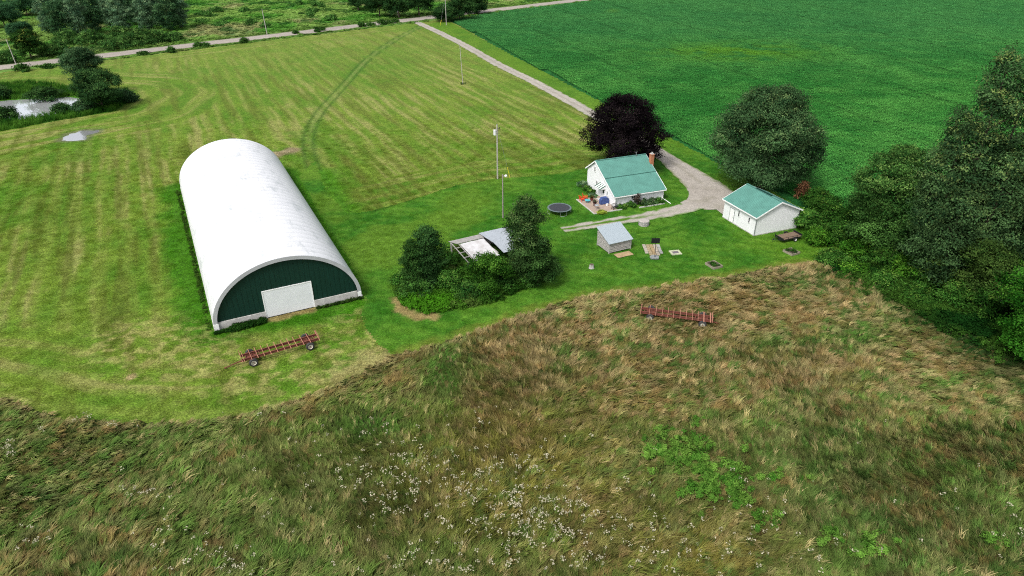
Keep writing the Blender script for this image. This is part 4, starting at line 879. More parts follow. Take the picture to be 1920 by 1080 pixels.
def bball():
    X, Y = P(1227, 484); t = thing('basketball_hoop', 'portable basketball hoop with a black backboard beside the paving pad', 'hoop', (X, Y, 0), 0)
    mb = MB(); mb.prism([(-.55, -.45), (.55, -.45), (.7, .1), (.3, .6), (-.3, .6), (-.7, .1)], 0, .28, 'z'); mb.build('base', mat('grey_base', G(170, 176, 176), .8, var=.4, scale=7), t, bevel=.04)
    mb = MB(); mb.tube([(0, -.1, .2), (0, .05, 1.6), (0, .3, 2.6)], .045, 8); mb.bar((0, -.35, .25), (0, 0, 1.1), .04, .04); mb.build('pole', M['black'], t)
    mb = MB(); mb.box(-.62, .62, .42, .47, 2.25, 3.05); mb.bar((0, .2, 2.3), (0, .42, 2.5), .06); mb.build('backboard', M['black'], t)
    mb = MB(); ring = [(0.23 * math.cos(a), .75 + .23 * math.sin(a), 2.4) for a in np.linspace(0, 2 * math.pi, 17)]; mb.tube(ring, .012, 6, False); mb.bar((0, .47, 2.4), (0, .53, 2.4), .1, .03); mb.build('rim', mat('orange_rim', (.6, .12, .02), .5), t)
bball()
def frame_bed(label, name, cat, c, rz, a, b, h_, fm, fill, plants=0, seed=0, fw=.09):
    t = thing(name, label, cat, (c[0], c[1], 0), rz)
    mb = MB(); mb.box(-a, a, -b, -b + fw, -.05, h_); mb.box(-a, a, b - fw, b, -.05, h_); mb.box(-a, -a + fw, -b + fw, b - fw, -.05, h_); mb.box(a - fw, a, -b + fw, b - fw, -.05, h_); mb.build('frame', fm, t)
    mb = MB(); mb.box(-a + fw, a - fw, -b + fw, b - fw, -.05, h_ - .08); mb.build('filling', fill, t)
    if plants:
        rng = np.random.default_rng(seed); L = [(rng.uniform(-a * .65, a * .65), rng.uniform(-b * .6, b * .6), h_ + .08, .3, .3, .2) for _ in range(plants)]
        V, Fq, C = crown_mesh(rng, L, 700, .07, MG, .1, 12, .5); mesh_np('plants', V, Fq, M['foliage'], C, parent=t)
soil = mat('soil', (.075, .06, .045), 1, var=.4, scale=8)
lw = mat('pale_timber', G(176, 168, 146), .9, var=.3, scale=5)
frame_bed('pale timber raised bed on the lawn below the black trailer', 'raised_bed', 'garden bed', (42.1, 92.2), rad(28), .85, .9, .28, lw, soil, 7, 1)
frame_bed('pale timber raised bed at the meadow edge, nearer the plank shed', 'raised_bed', 'garden bed', (29.3, 87.9), rad(26), .85, .95, .28, lw, soil, 8, 2)
frame_bed('flat white square frame with a grey middle, right of the paving pad', 'ground_frame', 'frame', (24.6, 92.1), rad(10), .8, .7, .1, mat('white_frame', G(222, 226, 190), .8, var=.2, scale=5), mat('ash_grey', G(140, 130, 140), .95, var=.6, scale=6), fw=.3)
def stump():
    X, Y = P(1109, 502); t = thing('tree_stump', 'small dark-topped grey stump alone on the lawn below the plank shed', 'stump', (X, Y, 0)); mb = MB(); rng = np.random.default_rng(4)
    n = 14; pr = []
    for z, r in ((-.1, .42), (.1, .34), (.55, .28)): pr.append([(r * rng.uniform(.85, 1.15) * math.cos(2 * math.pi * k / n), r * rng.uniform(.85, 1.15) * math.sin(2 * math.pi * k / n), z + (rng.uniform(-.06, .06) if z > .3 else 0)) for k in range(n)])
    mb.add(sum(pr, []), [(i * n + k, i * n + (k + 1) % n, (i + 1) * n + (k + 1) % n, (i + 1) * n + k) for i in range(2) for k in range(n)]); mb.build('bark', M['oldwood'], t)
    mb = MB(); mb.lathe([(.001, .52), (.2, .5), (.27, .56)], 14); mb.build('cut_top', M['bark'], t)
stump()
# patio
def patio():
    t = thing('patio', 'tan concrete patio slab on the left side of the farmhouse', 'patio', (ho[0], ho[1], 0), ha); mb = MB()
    mb.box(-4.5, -.02, -1.4, 5.4, -.1, .05); mb.build('slab', mat('patio_tan', G(200, 178, 160), .9, var=.18, scale=1.5), t)
    mb = MB(); mb.box(-4.62, -4.5, -1.45, 5.4, -.1, .09); mb.box(-4.5, .8, -1.52, -1.4, -.1, .09); mb.build('kerb', M['concrete'], t)
    t = thing('garden_edging', 'thin stone edging along the flower bed in front of the farmhouse', 'edging', (ho[0], ho[1], 0), ha); mb = MB(); mb.box(3.9, 9.0, -1.95, -1.8, -.05, .12); mb.build('stone', M['concrete'], t)
patio()
def chair(label, s, tt, rz, col, group=None):
    X, Y = HP(s, tt); t = thing('patio_chair', label, 'chair', (X, Y, .05), ha + rz); mt = mat('chair_col', col, .5, var=.1)
    mb = MB()
    for i in range(5): mb.box(-.3, .3, -.3 + i * .12, -.3 + i * .12 + .1, .34 - i * .02, .37 - i * .02)
    mb.build('seat', mt, t)
    mb = MB()
    for i in range(5): mb.bar((-.26 + i * .13, .28, .28), (-.3 + i * .15, .58, 1.0 + (.06 if i in (1, 2, 3) else 0)), .11, .03)
    mb.build('backrest', mt, t)
    for x in (-.34, .34):
        mb = MB(); mb.box(x - .06, x + .06, -.36, .42, .56, .59); mb.build('armrest', mt, t)
        for y in (-.3, .36): mb = MB(); mb.box(x - .03, x + .03, y - .03, y + .03, 0, .56); mb.build('leg', mt, t)
chair('orange-red slatted patio chair, the farther of the two by the house', -3.0, 5.0, rad(60), (.72, .07, .02)); chair('orange-red slatted patio chair at the outer corner of the patio', -3.9, 4.5, rad(100), (.72, .07, .02))
def small_table():
    X, Y = HP(-3.35, 3.5); t = thing('side_table', 'low turquoise round table beside the orange patio chairs', 'table', (X, Y, .05)); mt = mat('turquoise', (.06, .38, .42), .5)
    mb = MB(); mb.lathe([(.001, .42), (.48, .42), (.5, .40), (.48, .38), (.001, .38)], 20); mb.build('table_top', mt, t)
    for k in range(4): a = k * math.pi / 2; mb = MB(); mb.tube([(.2 * math.cos(a), .2 * math.sin(a), .39), (.34 * math.cos(a), .34 * math.sin(a), 0)], .025, 6); mb.build('leg', mt, t)
    X, Y = HP(-2.3, 4.0); t = thing('planter', 'dark red round planter with a plant behind the turquoise table', 'planter', (X, Y, .05))
    mb = MB(); mb.lathe([(.2, 0), (.3, .45), (.33, .5), (.27, .5), (.25, .4)], 16); mb.build('pot', mat('dark_red_pot', (.16, .03, .03), .5), t)
    rng = np.random.default_rng(9); V, Fq, C = crown_mesh(rng, [(0, 0, .65, .3, .3, .28)], 400, .07, (G(90, 30, 30), G(70, 90, 40)), .1, 10); mesh_np('plant', V, Fq, M['foliage'], C, parent=t)
    X, Y = HP(-2.9, 1.6); t = thing('planter', 'dark brown planter standing alone in the middle of the patio', 'planter', (X, Y, .05))
    mb = MB(); mb.lathe([(.22, 0), (.26, .4), (.3, .62), (.24, .62), (.2, .5)], 16); mb.build('pot', mat('brown_pot', (.1, .05, .05), .6), t)
    V, Fq, C = crown_mesh(rng, [(0, 0, .8, .28, .28, .25)], 350, .07, (G(70, 40, 50), G(60, 80, 50)), .1, 10); mesh_np('plant', V, Fq, M['foliage'], C, parent=t)
    X, Y = HP(-3.2, .3); t = thing('garden_table', 'small grey wire table near the front edge of the patio', 'table', (X, Y, .05), .4)
    mb = MB(); mb.lathe([(.001, .7), (.4, .7), (.42, .68), (.001, .67)], 20); mb.build('table_top', M['galv'], t)
    for k in range(3): a = k * 2.09; mb = MB(); mb.tube([(.1 * math.cos(a), .1 * math.sin(a), .68), (.36 * math.cos(a), .36 * math.sin(a), 0)], .02, 6); mb.build('leg', M['grey'], t)
    X, Y = HP(-.95, 1.9); t = thing('barbecue', 'barbecue under a dark blue cover against the left house wall', 'barbecue', (X, Y, .05), ha)
    mb = MB(); mb.prism([(-.8, 0), (.8, 0), (.78, .9), (.5, 1.22), (-.5, 1.22), (-.78, .9)], -.38, .38, 'y'); mb.build('cover', mat('blue_cover', (.05, .085, .24), .7, var=.4, scale=4, bump=.4, bscale=6), t, bevel=.05)
    mb = MB(); mb.box(-.7, .7, -.3, .3, -.04, .06); mb.build('wheelbase', M['black'], t)
    X, Y = HP(-.9, .85); t = thing('bucket', 'white bucket at the foot of the covered barbecue', 'bucket', (X, Y, .05)); mb = MB(); mb.lathe([(.001, 0), (.15, 0), (.19, .36), (.17, .36), (.14, .05)], 16); mb.build('pail', M['trim'], t)
    mb = MB(); mb.tube([(.18 * math.cos(a), 0, .34 + .16 * math.sin(a)) for a in np.linspace(0, math.pi, 9)], .008, 5, False); mb.build('handle', M['grey'], t)
    X, Y = HP(-.3, -.9); t = thing('bench', 'dark metal garden bench at the front left corner of the farmhouse', 'bench', (X, Y, .03), ha + .2)
    mb = MB()
    for i in range(4): mb.box(-.6, .6, -.22 + i * .12, -.22 + i * .12 + .09, .42, .45)
    mb.build('seat', M['dark'], t); mb = MB()
    for i in range(7): mb.bar((-.55 + i * .183, .24, .45), (-.55 + i * .183, .34, .9), .035)
    mb.bar((-.6, .34, .92), (.6, .34, .92), .05); mb.build('backrest', M['dark'], t)
    for x in (-.55, .55): mb = MB(); mb.box(x - .03, x + .03, -.22, -.16, 0, .42); mb.box(x - .03, x + .03, .2, .26, 0, .42); mb.build('leg', M['dark'], t)
small_table()

# ------------------------------------------------------------------ poles
def pole(label, px, py, h_, r, m, kind, seed=0, lean=0, name='utility_pole'):
    X, Y = P(px, py); t = thing(name, label, 'pole', (X, Y, 0)); mb = MB(); mb.tube([(0, 0, -.2), (lean * .5, 0, h_ * .5), (lean, 0, h_)], [r, r * .85, r * .7], 10); mb.build('post', m, t, True)
    if kind == 'transformer':
        mb = MB(); mb.tube([(-.42, 0, h_ - 2.0), (-.42, 0, h_ - 1.05)], .27, 14); mb.tube([(-.42, 0, h_ - 1.05), (-.42, 0, h_ - .98)], [.27, .12], 14); tr = mb.build('transformer', mat('transformer_grey', (.62, .63, .64), .4), t, True)
        mb = MB(); mb.tube([(-.42, -.1, h_ - .98), (-.42, -.1, h_ - .7)], .04, 8); mb.bar((-.42, 0, h_ - 1.3), (0, 0, h_ - 1.3), .08); mb.build('bushing', M['dark'], tr)
        mb = MB(); mb.tube([(lean, 0, h_), (lean, 0, h_ + .3)], .05, 8); mb.box(-.05, .5, -.04, .04, h_ - .85, h_ - .77); mb.tube([(.45, 0, h_ - .8), (.45, 0, h_ - .5)], .05, 8); mb.build('insulator', M['dark'], t)
        mb = MB(); mb.tube([(.1, 0, h_ - .9), (2.35, .6, 0)], .015, 5); g = mb.build('guy_wire', M['grey'], t)
        mb = MB(); mb.tube([(2.35, .6, 0), (1.87, .47, 2.1)], .045, 6); mb.build('wire_guard', mat('yellow_guard', (.75, .62, .03), .5), g)
    elif kind == 'lamp':
        mb = MB(); mb.tube([(0, 0, h_ - .35), (.35, 0, h_ - .2), (.5, 0, h_ - .2)], .03, 6); arm = mb.build('lamp_arm', M['grey'], t)
        mb = MB(); mb.lathe([(.001, .18), (.16, .16), (.22, .02), (.2, -.12), (.001, -.16)], 14, (.52, 0, h_ - .25)); mb.build('lamp_head', M['trim'], arm)
    else:
        mb = MB(); mb.tube([(lean, 0, h_), (lean, 0, h_ + .25)], .05, 8); mb.build('insulator', M['galv'], t)
        if kind == 'guy':
            mb = MB(); mb.tube([(.0, 0, h_ - .6), (-2.6, -1, 0)], .02, 5); g = mb.build('guy_wire', M['grey'], t); mb = MB(); mb.tube([(-2.6, -1, 0), (-2.0, -.77, 2.1)], .07, 6); mb.build('wire_guard', mat('yellow_guard2', (.75, .62, .03), .5), g)
pole('pale wooden utility pole with a light grey transformer on the lawn edge', 933, 335, 10.5, .16, M['palepole'], 'transformer')
pole('dark wooden yard pole with a white lamp near the top, behind the thicket', 943, 408, 7.6, .13, M['pole'], 'lamp', name='yard_light_pole')
pole('thin pale pole standing in the mown field left of the driveway', 868, 158, 10.8, .10, M['palepole'], 'plain', lean=-.5)
pole('pale utility pole beside the gravel road, left of the top centre trees', 501, 65, 9.4, .16, M['palepole'], 'plain', lean=-.4)
pole('pale utility pole beside the gravel road near the left edge, by the pond', 31, 123, 8.0, .15, M['palepole'], 'plain', lean=-.4)
pole('pale utility pole at the corner of the crop field and driveway entrance', 837, 47, 12, .17, M['palepole'], 'guy')
def marker():
    X, Y = P(746, 28); t = thing('roadside_mailbox', 'small white mailbox across the road under the dark top trees', 'mailbox', (X, Y, 0)); mb = MB(); mb.box(-.07, .07, -.07, .07, -.1, 1.1); mb.build('post', M['trim'], t)
    mb = MB(); mb.prism([(-.3, 1.1), (.3, 1.1), (.3, 1.45), (.2, 1.62), (0, 1.7), (-.2, 1.62), (-.3, 1.45)], -.5, .5, 'y'); mb.build('box', M['trim'], t)
marker()

# ------------------------------------------------------------------ grass, crop leaves and weeds (uncountable)
PCOL = bpy.data.collections.new('sources')                       # not linked into the scene: only sources for the scatter below
def proto(name, V, Fq, C):
    o = mesh_np(name, V, Fq, M['blades'], C, link=False); PCOL.objects.link(o); return o
def blades(rng, n, R, hgt, lean, wd, c0, c1, seg=3, spread=1.0, fan=0.35):
    a = rng.uniform(0, 2 * math.pi, n); rr = R * np.sqrt(rng.random(n)); bx, by = rr * np.cos(a), rr * np.sin(a)
    dirn = rng.normal(0, fan * 2, n); L = hgt * rng.uniform(.6, 1.15, n); ln = lean * rng.uniform(.5, 1.3, n); w = wd * rng.uniform(.6, 1.3, n)
    col = c0 + (c1 - c0) * rng.random(n)[:, None]; V = np.zeros((n, seg + 1, 2, 3)); C = np.zeros((n, seg + 1, 2, 3))
    for k in range(seg + 1):
        t = k / seg; out = ln * L * t ** 1.6; z = L * (t - .35 * min(lean, 1.2) * t ** 2.4); ww = w * (1 - t * .75)
        cx, cy = bx + out * np.cos(dirn), by + out * np.sin(dirn); px, py = -np.sin(dirn) * ww / 2, np.cos(dirn) * ww / 2
        V[:, k, 0] = np.stack([cx - px, cy - py, z], -1); V[:, k, 1] = np.stack([cx + px, cy + py, z + w * .2], -1)
        C[:, k, :] = col[:, None, :]
    idx = np.arange(n)[:, None] * (seg + 1) * 2; Fq = np.concatenate([idx + np.array([2 * k, 2 * k + 1, 2 * k + 3, 2 * k + 2]) for k in range(seg)])
    return V.reshape(-1, 3), Fq, C.reshape(-1, 3)
def weed(rng, n, R, hgt, leaf):
    L = [(rng.uniform(-R * .5, R * .5), rng.uniform(-R * .5, R * .5), hgt * rng.uniform(.3, .65), R * .55, R * .55, hgt * .38) for _ in range(5)]
    V, Fq, C = crown_mesh(rng, L, n, leaf, ((.85, .85, .85), (1.1, 1.1, 1.1)), R * .16, 8, .6); return V, Fq, C
def scatter(name, protos, xyz, rot, scl, tint, label=None, cat=None, idx=None):
    n = len(xyz); me = bpy.data.meshes.new(name); me.vertices.add(n); me.vertices.foreach_set('co', np.asarray(xyz, np.float32).ravel())
    def at(nm, ty, arr, key): a = me.attributes.new(nm, ty, 'POINT'); a.data.foreach_set(key, np.asarray(arr, np.float32 if ty != 'INT' else np.int32).ravel())
    at('rot', 'FLOAT_VECTOR', rot, 'vector'); at('scl', 'FLOAT_VECTOR', scl, 'vector')
    c = np.ones((n, 4)); c[:, :3] = tint; at('tint', 'FLOAT_COLOR', c, 'color')
    at('pick', 'INT', idx if idx is not None else np.random.default_rng(3).integers(0, len(protos), n), 'value')
    o = bpy.data.objects.new(name, me); S.collection.objects.link(o); tag(o, label, cat, None, 'stuff')
    col = bpy.data.collections.new(name + '_sources')
    for p in protos: col.objects.link(p)
    ng = bpy.data.node_groups.new(name, 'GeometryNodeTree'); ng.interface.new_socket('Geometry', in_out='INPUT', socket_type='NodeSocketGeometry'); ng.interface.new_socket('Geometry', in_out='OUTPUT', socket_type='NodeSocketGeometry')
    N, Lk = ng.nodes, ng.links; gi = N.new('NodeGroupInput'); go = N.new('NodeGroupOutput'); ci = N.new('GeometryNodeCollectionInfo'); ci.inputs['Collection'].default_value = col
    ci.inputs['Separate Children'].default_value = True; ci.inputs['Reset Children'].default_value = True
    ip = N.new('GeometryNodeInstanceOnPoints'); ip.inputs['Pick Instance'].default_value = True
    def na(nm, ty): q = N.new('GeometryNodeInputNamedAttribute'); q.data_type = ty; q.inputs['Name'].default_value = nm; return q.outputs['Attribute']
    Lk.new(gi.outputs[0], ip.inputs['Points']); Lk.new(ci.outputs[0], ip.inputs['Instance']); Lk.new(na('pick', 'INT'), ip.inputs['Instance Index'])
    e2r = N.new('FunctionNodeEulerToRotation'); Lk.new(na('rot', 'FLOAT_VECTOR'), e2r.inputs[0]); Lk.new(e2r.outputs[0], ip.inputs['Rotation']); Lk.new(na('scl', 'FLOAT_VECTOR'), ip.inputs['Scale'])
    Lk.new(ip.outputs[0], go.inputs[0]); md = o.modifiers.new('scatter', 'NODES'); md.node_group = ng
    return o
R_ = np.random.default_rng(2024)
ONE = np.array([1., 1., 1.])
PT = [proto('tuft', *blades(R_, 13, .20, 1.0, 1.0, .075, ONE * .7, ONE * 1.25, 3, fan=.22)) for _ in range(6)]
PU = [proto('upright_tuft', *blades(R_, 14, .2, .8, .45, .06, ONE * .8, ONE * 1.15, 3, fan=.9)) for _ in range(3)]
PS = [proto('stubble', *blades(R_, 80, .75, .13, .8, .035, ONE * .75, ONE * 1.2, 2, fan=3)) for _ in range(6)]
PW = [proto('weed', *weed(R_, 260, .55, .75, .085)) for _ in range(4)]
def pts_in(n_m2, x0, x1, y0, y1, rid, m=60, seed=0):
    r = np.random.default_rng(seed); n = int((x1 - x0) * (y1 - y0) * n_m2); x = r.uniform(x0, x1, n); y = r.uniform(y0, y1, n)
    k = inview(x, y, m); x, y = x[k], y[k]; rr = region(x, y); k = np.isin(rr, rid); x, y, rr = x[k], y[k], rr[k]; return x, y, rr, height(x, y, rr)
def Rz(n, a, jit, tilt=.12, seed=0):
    r = np.random.default_rng(seed); return np.stack([r.normal(0, tilt, n), r.normal(0, tilt, n), a + r.normal(0, jit, n)], -1)
# meadow: long lodged grass lying in swirls
def pxy(x, y): return Qn(x, y, 0 * x)
def meadow_grass():
    x, y, rr, z = pts_in(17.0, -112, 112, 24, 96, [2], 300, 1); n = len(x); r = np.random.default_rng(10)
    fl = fbm(x / 16, y / 16, 301, 2) * 5 + fbm(x / 2.5, y / 2.5, 302, 2) * 2.4 - 2.6
    zr = (z + .05) / .85
    px, py = pxy(x, y)
    g1 = fbm(x / 7, y / 7, 311, 4); g2 = fbm(x / .8, y / .6, 312, 3); g3 = fbm(x / 14, y / 14, 313, 3)
    TAN, BRN, RED, GRN, DGR, ORG = G(212, 186, 134), G(146, 130, 74), G(176, 138, 94), G(108, 142, 62), G(74, 108, 52), G(164, 136, 58)
    upr = sst(640, 1000, px) * sst(900, 620, py)                      # tan and reddish towards the upper right
    lowl = sst(900, 300, px) * sst(700, 820, py)
    c = mix(BRN, GRN, sst(.38, .56, g1 * .45 + g2 * .55 + .06 - .07 * upr))
    c = mix(c, DGR, sst(.50, .66, g2 * .5 + g3 * .5) * (.55 + .35 * lowl))
    c = mix(c, RED, sst(.48, .62, fbm(x / 1.2, y / 1.0, 315, 3)) * (.10 + .36 * upr))
    c = mix(c, TAN, sst(.50, .62, fbm(x / .9, y / .8, 316, 2)) * (.18 + .36 * upr))
    org = np.exp(-((px - 960) / 330) ** 2 - ((py - 900) / 170) ** 2) + np.exp(-((px - 1330) / 150) ** 2 - ((py - 1060) / 80) ** 2)
    c = mix(c, ORG, np.clip(org, 0, 1) * .5 * sst(.3, .6, g2))
    def blob(cx, cy, sx_, sy_, s=1.0, rot=0.): 
        dx, dy = px - cx, py - cy; a = dx * math.cos(rot) + dy * math.sin(rot); b = -dx * math.sin(rot) + dy * math.cos(rot)
        return np.clip(s * np.exp(-(a / sx_) ** 2 - (b / sy_) ** 2), 0, 1)
    grn = blob(835, 700, 45, 70) + blob(700, 800, 90, 30) + blob(1610, 635, 75, 22, .9) + blob(1815, 655, 40, 18) + blob(1440, 650, 60, 25, .6) + blob(1470, 850, 80, 30, .4) + blob(1590, 720, 40, 20, .5)
    c = mix(c, G(84, 134, 50), np.clip(grn, 0, 1) * .85)
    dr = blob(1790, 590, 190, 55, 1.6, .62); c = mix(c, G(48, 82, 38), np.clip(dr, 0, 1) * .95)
    de = dline(x, y, MEADOW_EDGE); c = mix(c, TAN, sst(2.0, .3, de) * sst(.35, .6, g2) * .6)
    c = mix(c, G(206, 186, 130), (r.random(n) < .10) * (.2 + .45 * sst(.35, .6, g2))); c = c * (r.normal(1.27, .23, n) * (.8 + 1.1 * (zr + .1)).clip(.55, 1.4))[:, None]  # tint also darkens in hollows and lightens on crests: relief shade painted in
    c = mix(c, np.broadcast_to(c.mean(1, keepdims=True), c.shape), np.full(n, .06))
    dw2 = np.hypot(x - 20.75, y - 73.5); s = r.uniform(.4, .9, n) * np.where(dw2 < 5.2, .62, 1) * (1 - .35 * np.clip(grn + dr, 0, 1)) * (.65 + .35 * sst(0, 2, de)); s = s * (.7 + .6 * g2)
    idx = r.integers(0, 6, n); up = r.random(n) < .25; idx = np.where(up, 6 + r.integers(0, 3, n), idx)
    # sources are sorted by name inside a collection: 'tuft*' before 'upright_tuft*'
    scatter('meadow_grass', PT + PU, np.stack([x, y, z], -1), Rz(n, fl, .25, .12), np.stack([s, s, s * r.uniform(.7, 1.1, n)], -1), np.clip(c, .004, .8), idx=idx)
meadow_grass()
def short_grass():
    for nm, rid, boxes in (('mown_grass', [0], ((1.5, -116, 116, 48, 180, .85),)), ('lawn_grass', [1], ((1.8, -35, 65, 60, 180, .75),))):
        A = []
        for i, (dn, x0, x1, y0, y1, sc) in enumerate(boxes):
            x, y, rr, z = pts_in(dn, x0, x1, y0, y1, rid, 160, 20 + i); ok = (np.random.default_rng(5 + i).random(len(x)) < sst(178, 105, y)) & ~inpoly(x, y, HOOP) & ~inpoly(x, y, PUDDLE) & (dline(x, y, DRIVE) > 2.6) & (dline(x, y, BRANCH) > 1.9) & (np.hypot(x - P(1330, 372)[0], y - P(1330, 372)[1]) > 6) & (dline(x, y, PUDDLE, True) > .5)
            hl = (x - ho[0]) * hu[0] + (y - ho[1]) * hu[1]; ht = (x - ho[0]) * hv[0] + (y - ho[1]) * hv[1]
            ok &= ~((hl > -5.2) & (hl < 10) & (ht > -1.9) & (ht < 10.6))
            x, y, z, rr = x[ok], y[ok], z[ok], rr[ok]; A.append((x, y, z, ground_col(x, y, rr), np.full(len(x), sc)))
        x, y, z, c, sc = [np.concatenate([a[k] for a in A]) for k in range(5)]; n = len(x); r = np.random.default_rng(30)
        c = c * r.normal(1.3, .13, n)[:, None] * np.array([1.03, 1, .95]); s = sc * r.uniform(.8, 1.2, n); hz = (1.0 if nm == 'mown_grass' else .6) * r.uniform(.5, 1.3, n)
        scatter(nm, PS, np.stack([x, y, z + .01], -1), Rz(n, r.uniform(0, 6.28, n), .1, .02), np.stack([s, s, s * hz], -1), np.clip(c, .004, .9))
short_grass()
def crop():
    rng = np.random.default_rng(40); ps = []
    for k in range(6):
        n = 560; row = rng.integers(0, 3, n); a = rng.uniform(-1.16, 1.16, n); q = (row - 1) * .76 + rng.normal(0, .17, n); q = np.clip(q, -1.2, 1.2)
        zz = .62 - 1.2 * (q - (row - 1) * .76) ** 2 + rng.uniform(-.15, .06, n) + .06 * np.sin(a * 3 + k + row); nn = np.stack([rng.normal(0, .35, n), (q - (row - 1) * .76) * 1.6 + rng.normal(0, .3, n), np.ones(n)], -1); nn /= np.linalg.norm(nn, axis=1, keepdims=True)
        V, Fq = leaf_quads(rng, np.stack([a, q, zz], -1), nn, .088 * rng.uniform(.7, 1.3, n), .8); C = np.repeat(rng.uniform(.6, 1.4, n)[:, None] * np.ones(3), 4, 0); ps.append(proto('crop_patch', V, Fq, C))
    th = rad(-72); c, s = math.cos(th), math.sin(th); T = 2.28
    I, J = np.meshgrid(np.arange(-220, 220), np.arange(-220, 220)); lx, ly = I.ravel() * T, J.ravel() * T
    x = lx * c - ly * s; y = lx * s + ly * c; k = inview(x, y, 200) & (y < 440) & inpoly(x, y, SOY) & (dline(x, y, SOYLINE) > .8); x, y = x[k], y[k]
    rdist = (x - ROAD_O[0]) * rn[0] + (y - ROAD_O[1]) * rn[1]; k = rdist < -8; x, y = x[k], y[k]; n = len(x)
    px, py = pxy(x, y); g = fbm(x / 30, y / 30, 401, 4); g2 = fbm(x / 6, y / 6, 402, 3)
    col = mix(G(64, 140, 62), G(98, 170, 80), sst(.3, .7, g * .5 + g2 * .5)); col = mix(col, G(82, 150, 92), sst(170, 330, y) * .6)  # far crop shifted bluer: distance haze put into the colour
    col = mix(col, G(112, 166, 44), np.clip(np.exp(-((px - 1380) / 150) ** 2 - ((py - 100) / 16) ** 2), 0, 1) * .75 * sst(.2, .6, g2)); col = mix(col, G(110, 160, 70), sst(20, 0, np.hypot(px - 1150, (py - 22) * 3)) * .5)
    wt = np.abs(((-(x - 110) * s + (y - 213) * c) + 40.0) % 32.0 - 1.2) < 1.2; 
    col = col * np.where(wt & (g2 > .42), .82, 1)[:, None]; r = np.random.default_rng(41)
    col = col * r.normal(1, .07, n)[:, None]; sz = np.where(wt & (g2 > .42), .75, 1) * r.uniform(.85, 1.15, n)
    rot = np.zeros((n, 3)); rot[:, 2] = th + np.where(r.random(n) < .5, math.pi, 0)
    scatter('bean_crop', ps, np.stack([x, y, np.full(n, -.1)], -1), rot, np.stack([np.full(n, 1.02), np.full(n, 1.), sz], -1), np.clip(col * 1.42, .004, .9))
crop()
def weeds_and_rest():
    r = np.random.default_rng(50)
    # weeds filling the thicket floor
    x = r.uniform(-20, 10, 9000); y = r.uniform(72, 96, 9000); k = inpoly(x, y, THICKET); x, y = x[k], y[k]; n = len(x); g = fbm(x / 2, y / 2, 501, 3)
    px, py = pxy(x, y); lime = np.exp(-((px - 810) / 60) ** 2 - ((py - 572) / 18) ** 2)
    c = mix(G(52, 96, 32), G(98, 138, 56), sst(.3, .7, g)); c = mix(c, G(96, 168, 40), np.clip(lime * 1.3, 0, 1)); c = mix(c, G(120, 128, 76), sst(.58, .7, g) * .5); s = r.uniform(.8, 1.5, n)
    k = r.random(n) < .45; X0 = (x[k], y[k]); 
    A = [np.stack([x[k], y[k], 0 * x[k]], -1)]; Cc = [c[k]]; Ss = [s[k]]
    # base of the hoop barn
    m = 420; t = r.uniform(0, HL, m); o = -HW - .35 - r.uniform(0, .5, m); q = HC + np.outer(o, HU) + np.outer(t, HV); A.append(np.c_[q, 0 * t]); Cc.append(mix(G(56, 92, 34), G(96, 130, 54), r.random(m))); Ss.append(r.uniform(.15, .42, m) * (.4 + fbm(t / 3, 0 * t, 7)))
    m = 150; o = r.uniform(-9.3, -3.3, m); q = HC + np.outer(o, HU) + np.outer(-.75 - r.uniform(0, .6, m), HV); A.append(np.c_[q, 0 * o]); Cc.append(mix(G(34, 74, 28), G(60, 104, 40), r.random(m))); Ss.append(r.uniform(.35, .9, m) * (.55 + .5 * (o > -7.5)))
    m = 90; o = r.uniform(3.3, 9.3, m); q = HC + np.outer(o, HU) + np.outer(-.65 - r.uniform(0, .3, m), HV); A.append(np.c_[q, 0 * o]); Cc.append(mix(G(50, 80, 34), G(80, 104, 48), r.random(m))); Ss.append(r.uniform(.2, .55, m))
    # bright green weed patches in the meadow
    for (cx, cy, sx_, sy_, m) in ((1262, 838, 26, 20, 34), (1238, 862, 24, 12, 22), (1300, 865, 26, 14, 30), (1330, 888, 28, 16, 40), (1365, 912, 26, 20, 44), (1378, 940, 14, 10, 22), (1292, 928, 14, 8, 12), (1430, 985, 16, 12, 14), (1550, 1012, 14, 10, 8), (1622, 1034, 22, 14, 22), (1440, 900, 40, 10, 10), (1310, 800, 10, 8, 5), (1850, 1020, 20, 10, 6)):
        qx, qy = r.normal(cx, sx_, m), r.normal(cy, sy_, m); q = np.array([P(a, b) for a, b in zip(qx, qy)]); A.append(np.c_[q, height(q[:, 0], q[:, 1], np.full(m, 2)) + .4]); Cc.append(mix(G(88, 148, 52), G(150, 200, 86), r.random(m))); Ss.append(r.uniform(.35, .95, m))
    # pole foot and hedgerow floor
    q = np.array(P(868, 158)) + r.normal(0, .45, (9, 2)); A.append(np.c_[q, np.zeros(9)]); Cc.append(np.tile(G(92, 128, 60), (9, 1))); Ss.append(r.uniform(.4, .8, 9))
    m = 2600; tt = r.uniform(0, 1, m); p0, p1 = np.array(P(1500, 440)), np.array(P(1900, 640)); q = p0 + np.outer(tt, p1 - p0) + r.normal(0, 2.4, (m, 2)); keep = ~inpoly(q[:, 0], q[:, 1], LAWN); q = q[keep]
    gg = fbm(q[:, 0] / 3, q[:, 1] / 3, 77, 3); A.append(np.c_[q, 0 * q[:, 0]]); Cc.append(mix(G(34, 78, 30), G(82, 126, 48), sst(.35, .7, gg))); Ss.append(r.uniform(.7, 1.5, len(q)))
    A, Cc, Ss = np.concatenate(A), np.concatenate(Cc), np.concatenate(Ss); n = len(A)
    scatter('weeds', PW, A, Rz(n, r.uniform(0, 6.28, n), .1, .08), np.stack([Ss, Ss, Ss * r.uniform(.8, 1.2, n)], -1), np.clip(Cc * r.normal(1, .15, n)[:, None], .004, .9))
